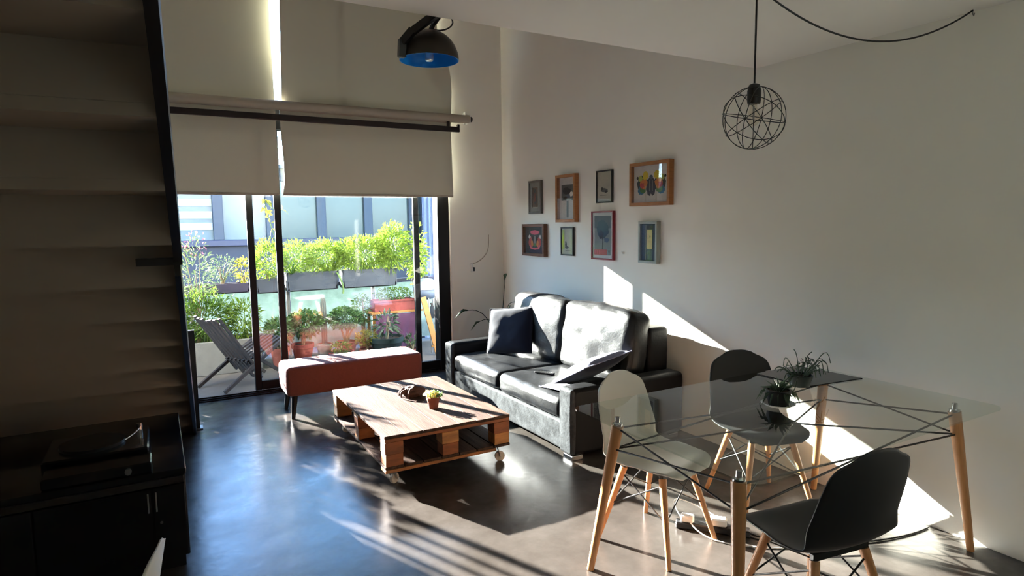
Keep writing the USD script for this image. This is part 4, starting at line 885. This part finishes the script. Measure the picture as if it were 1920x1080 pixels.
t = potted('low_bush', 'little succulent in a tiny brown pot right of the dark green pot', 2.74, 7.40, .06, .12, 'terracotta_dark', (2.74, 7.40, .2), (.09, .08, .06), 60, .08, .03, 'leaf_grey', 82, 3)
t = thing('kettle_grill', 'round grey enamel grill on thin legs behind the right door stile', 'grill', (3.08, 7.72, -.02))
c = np.array([3.08, 7.72, .80])
th = np.linspace(-np.pi / 2, 0, 10); th2 = np.linspace(0, np.pi / 2, 10)
obj('bowl', lathe([(.17 * math.cos(q), .14 * math.sin(q)) for q in th] , c, 30), 'grey_enamel', t, smooth=60)
obj('lid', lathe([(.172, -.004), (.176, .004)] + [(.172 * math.cos(q), .006 + .14 * math.sin(q)) for q in th2], c, 30), 'grey_enamel', t, smooth=60)
obj('handle', [box(3.05, 3.11, 7.705, 7.735, .955, .975, .004), cyl((3.06, 7.72, .94), (3.06, 7.72, .957), .005), cyl((3.10, 7.72, .94), (3.10, 7.72, .957), .005)], 'black_plastic', t)
for k in range(3):
    a_ = k * 2.094 + .4; h_ = np.array([math.cos(a_), math.sin(a_), 0]); obj('leg', cyl(c + h_ * .10 - [0, 0, .10], c + h_ * .19 - [0, 0, .82], .009, n=8), 'rail_steel', t)
t = thing('leaning_board', 'yellow orange wooden board leaning beside the door jamb', 'board', (3.02, 7.40, -.02))
obj('board', bar((3.07, 7.34, -.015), (2.95, 7.52, .72), .07, .02, (0, 1, 0)), 'orange_wood', t)
obj('cross_bar', bar((2.99, 7.37, .10), (3.09, 7.37, .10), .02, .02), 'orange_wood', t)
t = thing('folded_stool', 'dark folded stool frame leaning against the yellow board', 'stool', (3.10, 7.55, -.02))
for dx in (0, .10): obj('leg', bar((3.14 + dx, 7.46, -.015), (3.02 + dx, 7.66, .62), .025, .02, (0, 1, 0)), 'slat_wood', t)
obj('seat', bar((3.03, 7.62, .5), (3.13, 7.62, .5), .02, .16, (0, 0, 1)), 'black_plastic', t)

# folding slatted chair
t = thing('folding_chair', 'weathered wooden slatted folding chair on the balcony beyond the open door', 'chair', (.72, 7.13, -.02), math.radians(29))
XF = trimesh.transformations.rotation_matrix(math.radians(29), [0, 0, 1], [.7, 7.02, 0]); XF[:3, 3] += [.02, .11, 0]
fc_ = lambda m: join(m).apply_transform(XF)
ys = np.linspace(6.84, 7.24, 7)
for k, y in enumerate(ys):
    zc = .04 * (1 - abs(k - 3) / 3)
    if k % 2 == 0: obj('back_slat', fc_(bar((.34 + .006 * abs(k - 3), y, .74 - zc * .7), (.80, y, .10), .034, .022, (1, 0, .7))), 'slat_wood', t)
    else: obj('back_slat', fc_(bar((.35, y, .735 - zc * .7), (.86, y, .03), .034, .022, (1, 0, .7))), 'slat_wood', t)
for k, y in enumerate(np.linspace(6.875, 7.205, 6)):
    obj('seat_slat', fc_(bar((.66, y, .24), (1.12, y, .44), .034, .02, (0, 0, 1))), 'slat_wood', t)
for y in (6.815, 7.265):
    obj('leg', fc_(bar((.36, y, -.008), (1.12, y, .44), .028, .034, (0, 0, 1))), 'slat_wood', t)
    obj('leg', fc_(bar((1.16, y + (.02 if y < 7 else -.02), -.008), (.70, y + (.02 if y < 7 else -.02), .32), .024, .034, (0, 0, 1))), 'slat_wood', t)
for p in ((.735, .20), (1.10, .43), (.40, .675)): obj('rod', fc_(cyl((p[0], 6.80, p[1]), (p[0], 7.28, p[1]), .007, n=8)), 'black_steel', t)

# ------------------------------------------------------------------ across the street
struct('ground', box(-60, 60, 8.7, 80, -3.6, -3.5), 'street')
t = thing('office_building', 'blue grey building across the street with a band of aqua windows', 'building', (3, 17, -3.5))
BY = 16.0
obj('wall', [box(-9, 14, BY, BY + 6, -3.5, 1.33), box(-9, 14, BY, BY + 6, 2.72, 3.0)], 'facade', t, smooth=False)
obj('core', box(-9, 14, BY + .8, BY + 6, 1.33, 2.72), 'facade', t, smooth=False)
obj('sill', box(-9, 14, BY - .12, BY + .02, 1.20, 1.34, .01), 'facade_strip', t)
obj('roof_edge', box(-9.05, 14.05, BY - .10, BY + 6, 3.0, 3.10, .01), 'facade_frame', t)
xs = [-5.95, -4.75, -3.55, -2.36, -1.08, .12, 1.31, 2.46, 3.65, 4.83, 6.04, 7.25, 8.45]
for k, x in enumerate(xs):
    obj('mullion', box(x - .11, x + .11, BY - .04, BY + .1, 1.34, 2.72, .01), 'facade_frame', t)
    if k + 1 < len(xs):
        x1 = xs[k + 1]
        lt = k in (4, 5, 6)
        obj('pane', box(x + .11, x1 - .11, BY + .05, BY + .06, 1.34, 2.72), 'facade_pane_light' if lt else 'facade_pane', t, smooth=False)
        if lt and k < 6:
            for z in (1.58, 1.84, 2.12): obj('window_blind', box(x + .12, x1 - .12, BY + .02, BY + .045, z, z + .16), 'facade_blind', t, smooth=False)
t = thing('corrugated_screen', 'pale lilac corrugated metal screen beside the building across the street', 'screen', (6.9, 15.6, -3.5))
n = 60; X = np.linspace(6.16, 7.9, n); g = np.zeros((2, n, 3)); g[:, :, 0] = X; g[:, :, 1] = 15.6 + .035 * np.sin(X * 2 * np.pi / .11); g[0, :, 2] = -3.5; g[1, :, 2] = 3.0
obj('corrugated_sheet', thick(g, .006), 'shutter_metal', t, smooth=False)
obj('screen_post', [box(x - .04, x + .04, 15.66, 15.74, -3.5, 3.0) for x in (6.2, 7.0, 7.85)], 'facade_frame', t)

# ------------------------------------------------------------------ groups of repeated things
GROUPS = {'roller_blind': 'roller blinds of the big window', 'framed_picture': 'framed pictures on the right wall', 'throw_pillow': 'throw pillows on the sofa', 'dining_chair': 'shell dining chairs', 'plug_adapter': 'plugs in the power strip', 'extension_cable': 'cables under the glass table', 'planter_trough': 'planter troughs on the balcony rail', 'bamboo_shrub': 'bamboo shrubs in the concrete planter', 'hedge_plant': 'lime shrubs on the balcony rail', 'fern_bush': 'feathery plants on the balcony rail', 'palm_plant': 'strap leaved plants on the balcony rail', 'jade_plant': 'jade bushes on the balcony floor', 'low_bush': 'low potted bushes on the balcony floor'}
for p in stage.GetPrimAtPath('/World').GetChildren():
    b = p.GetName(); b = b[:-4] if b[-4:-3] == '_' and b[-3:].isdigit() else b
    if b in GROUPS: p.SetCustomDataByKey('group', GROUPS[b])
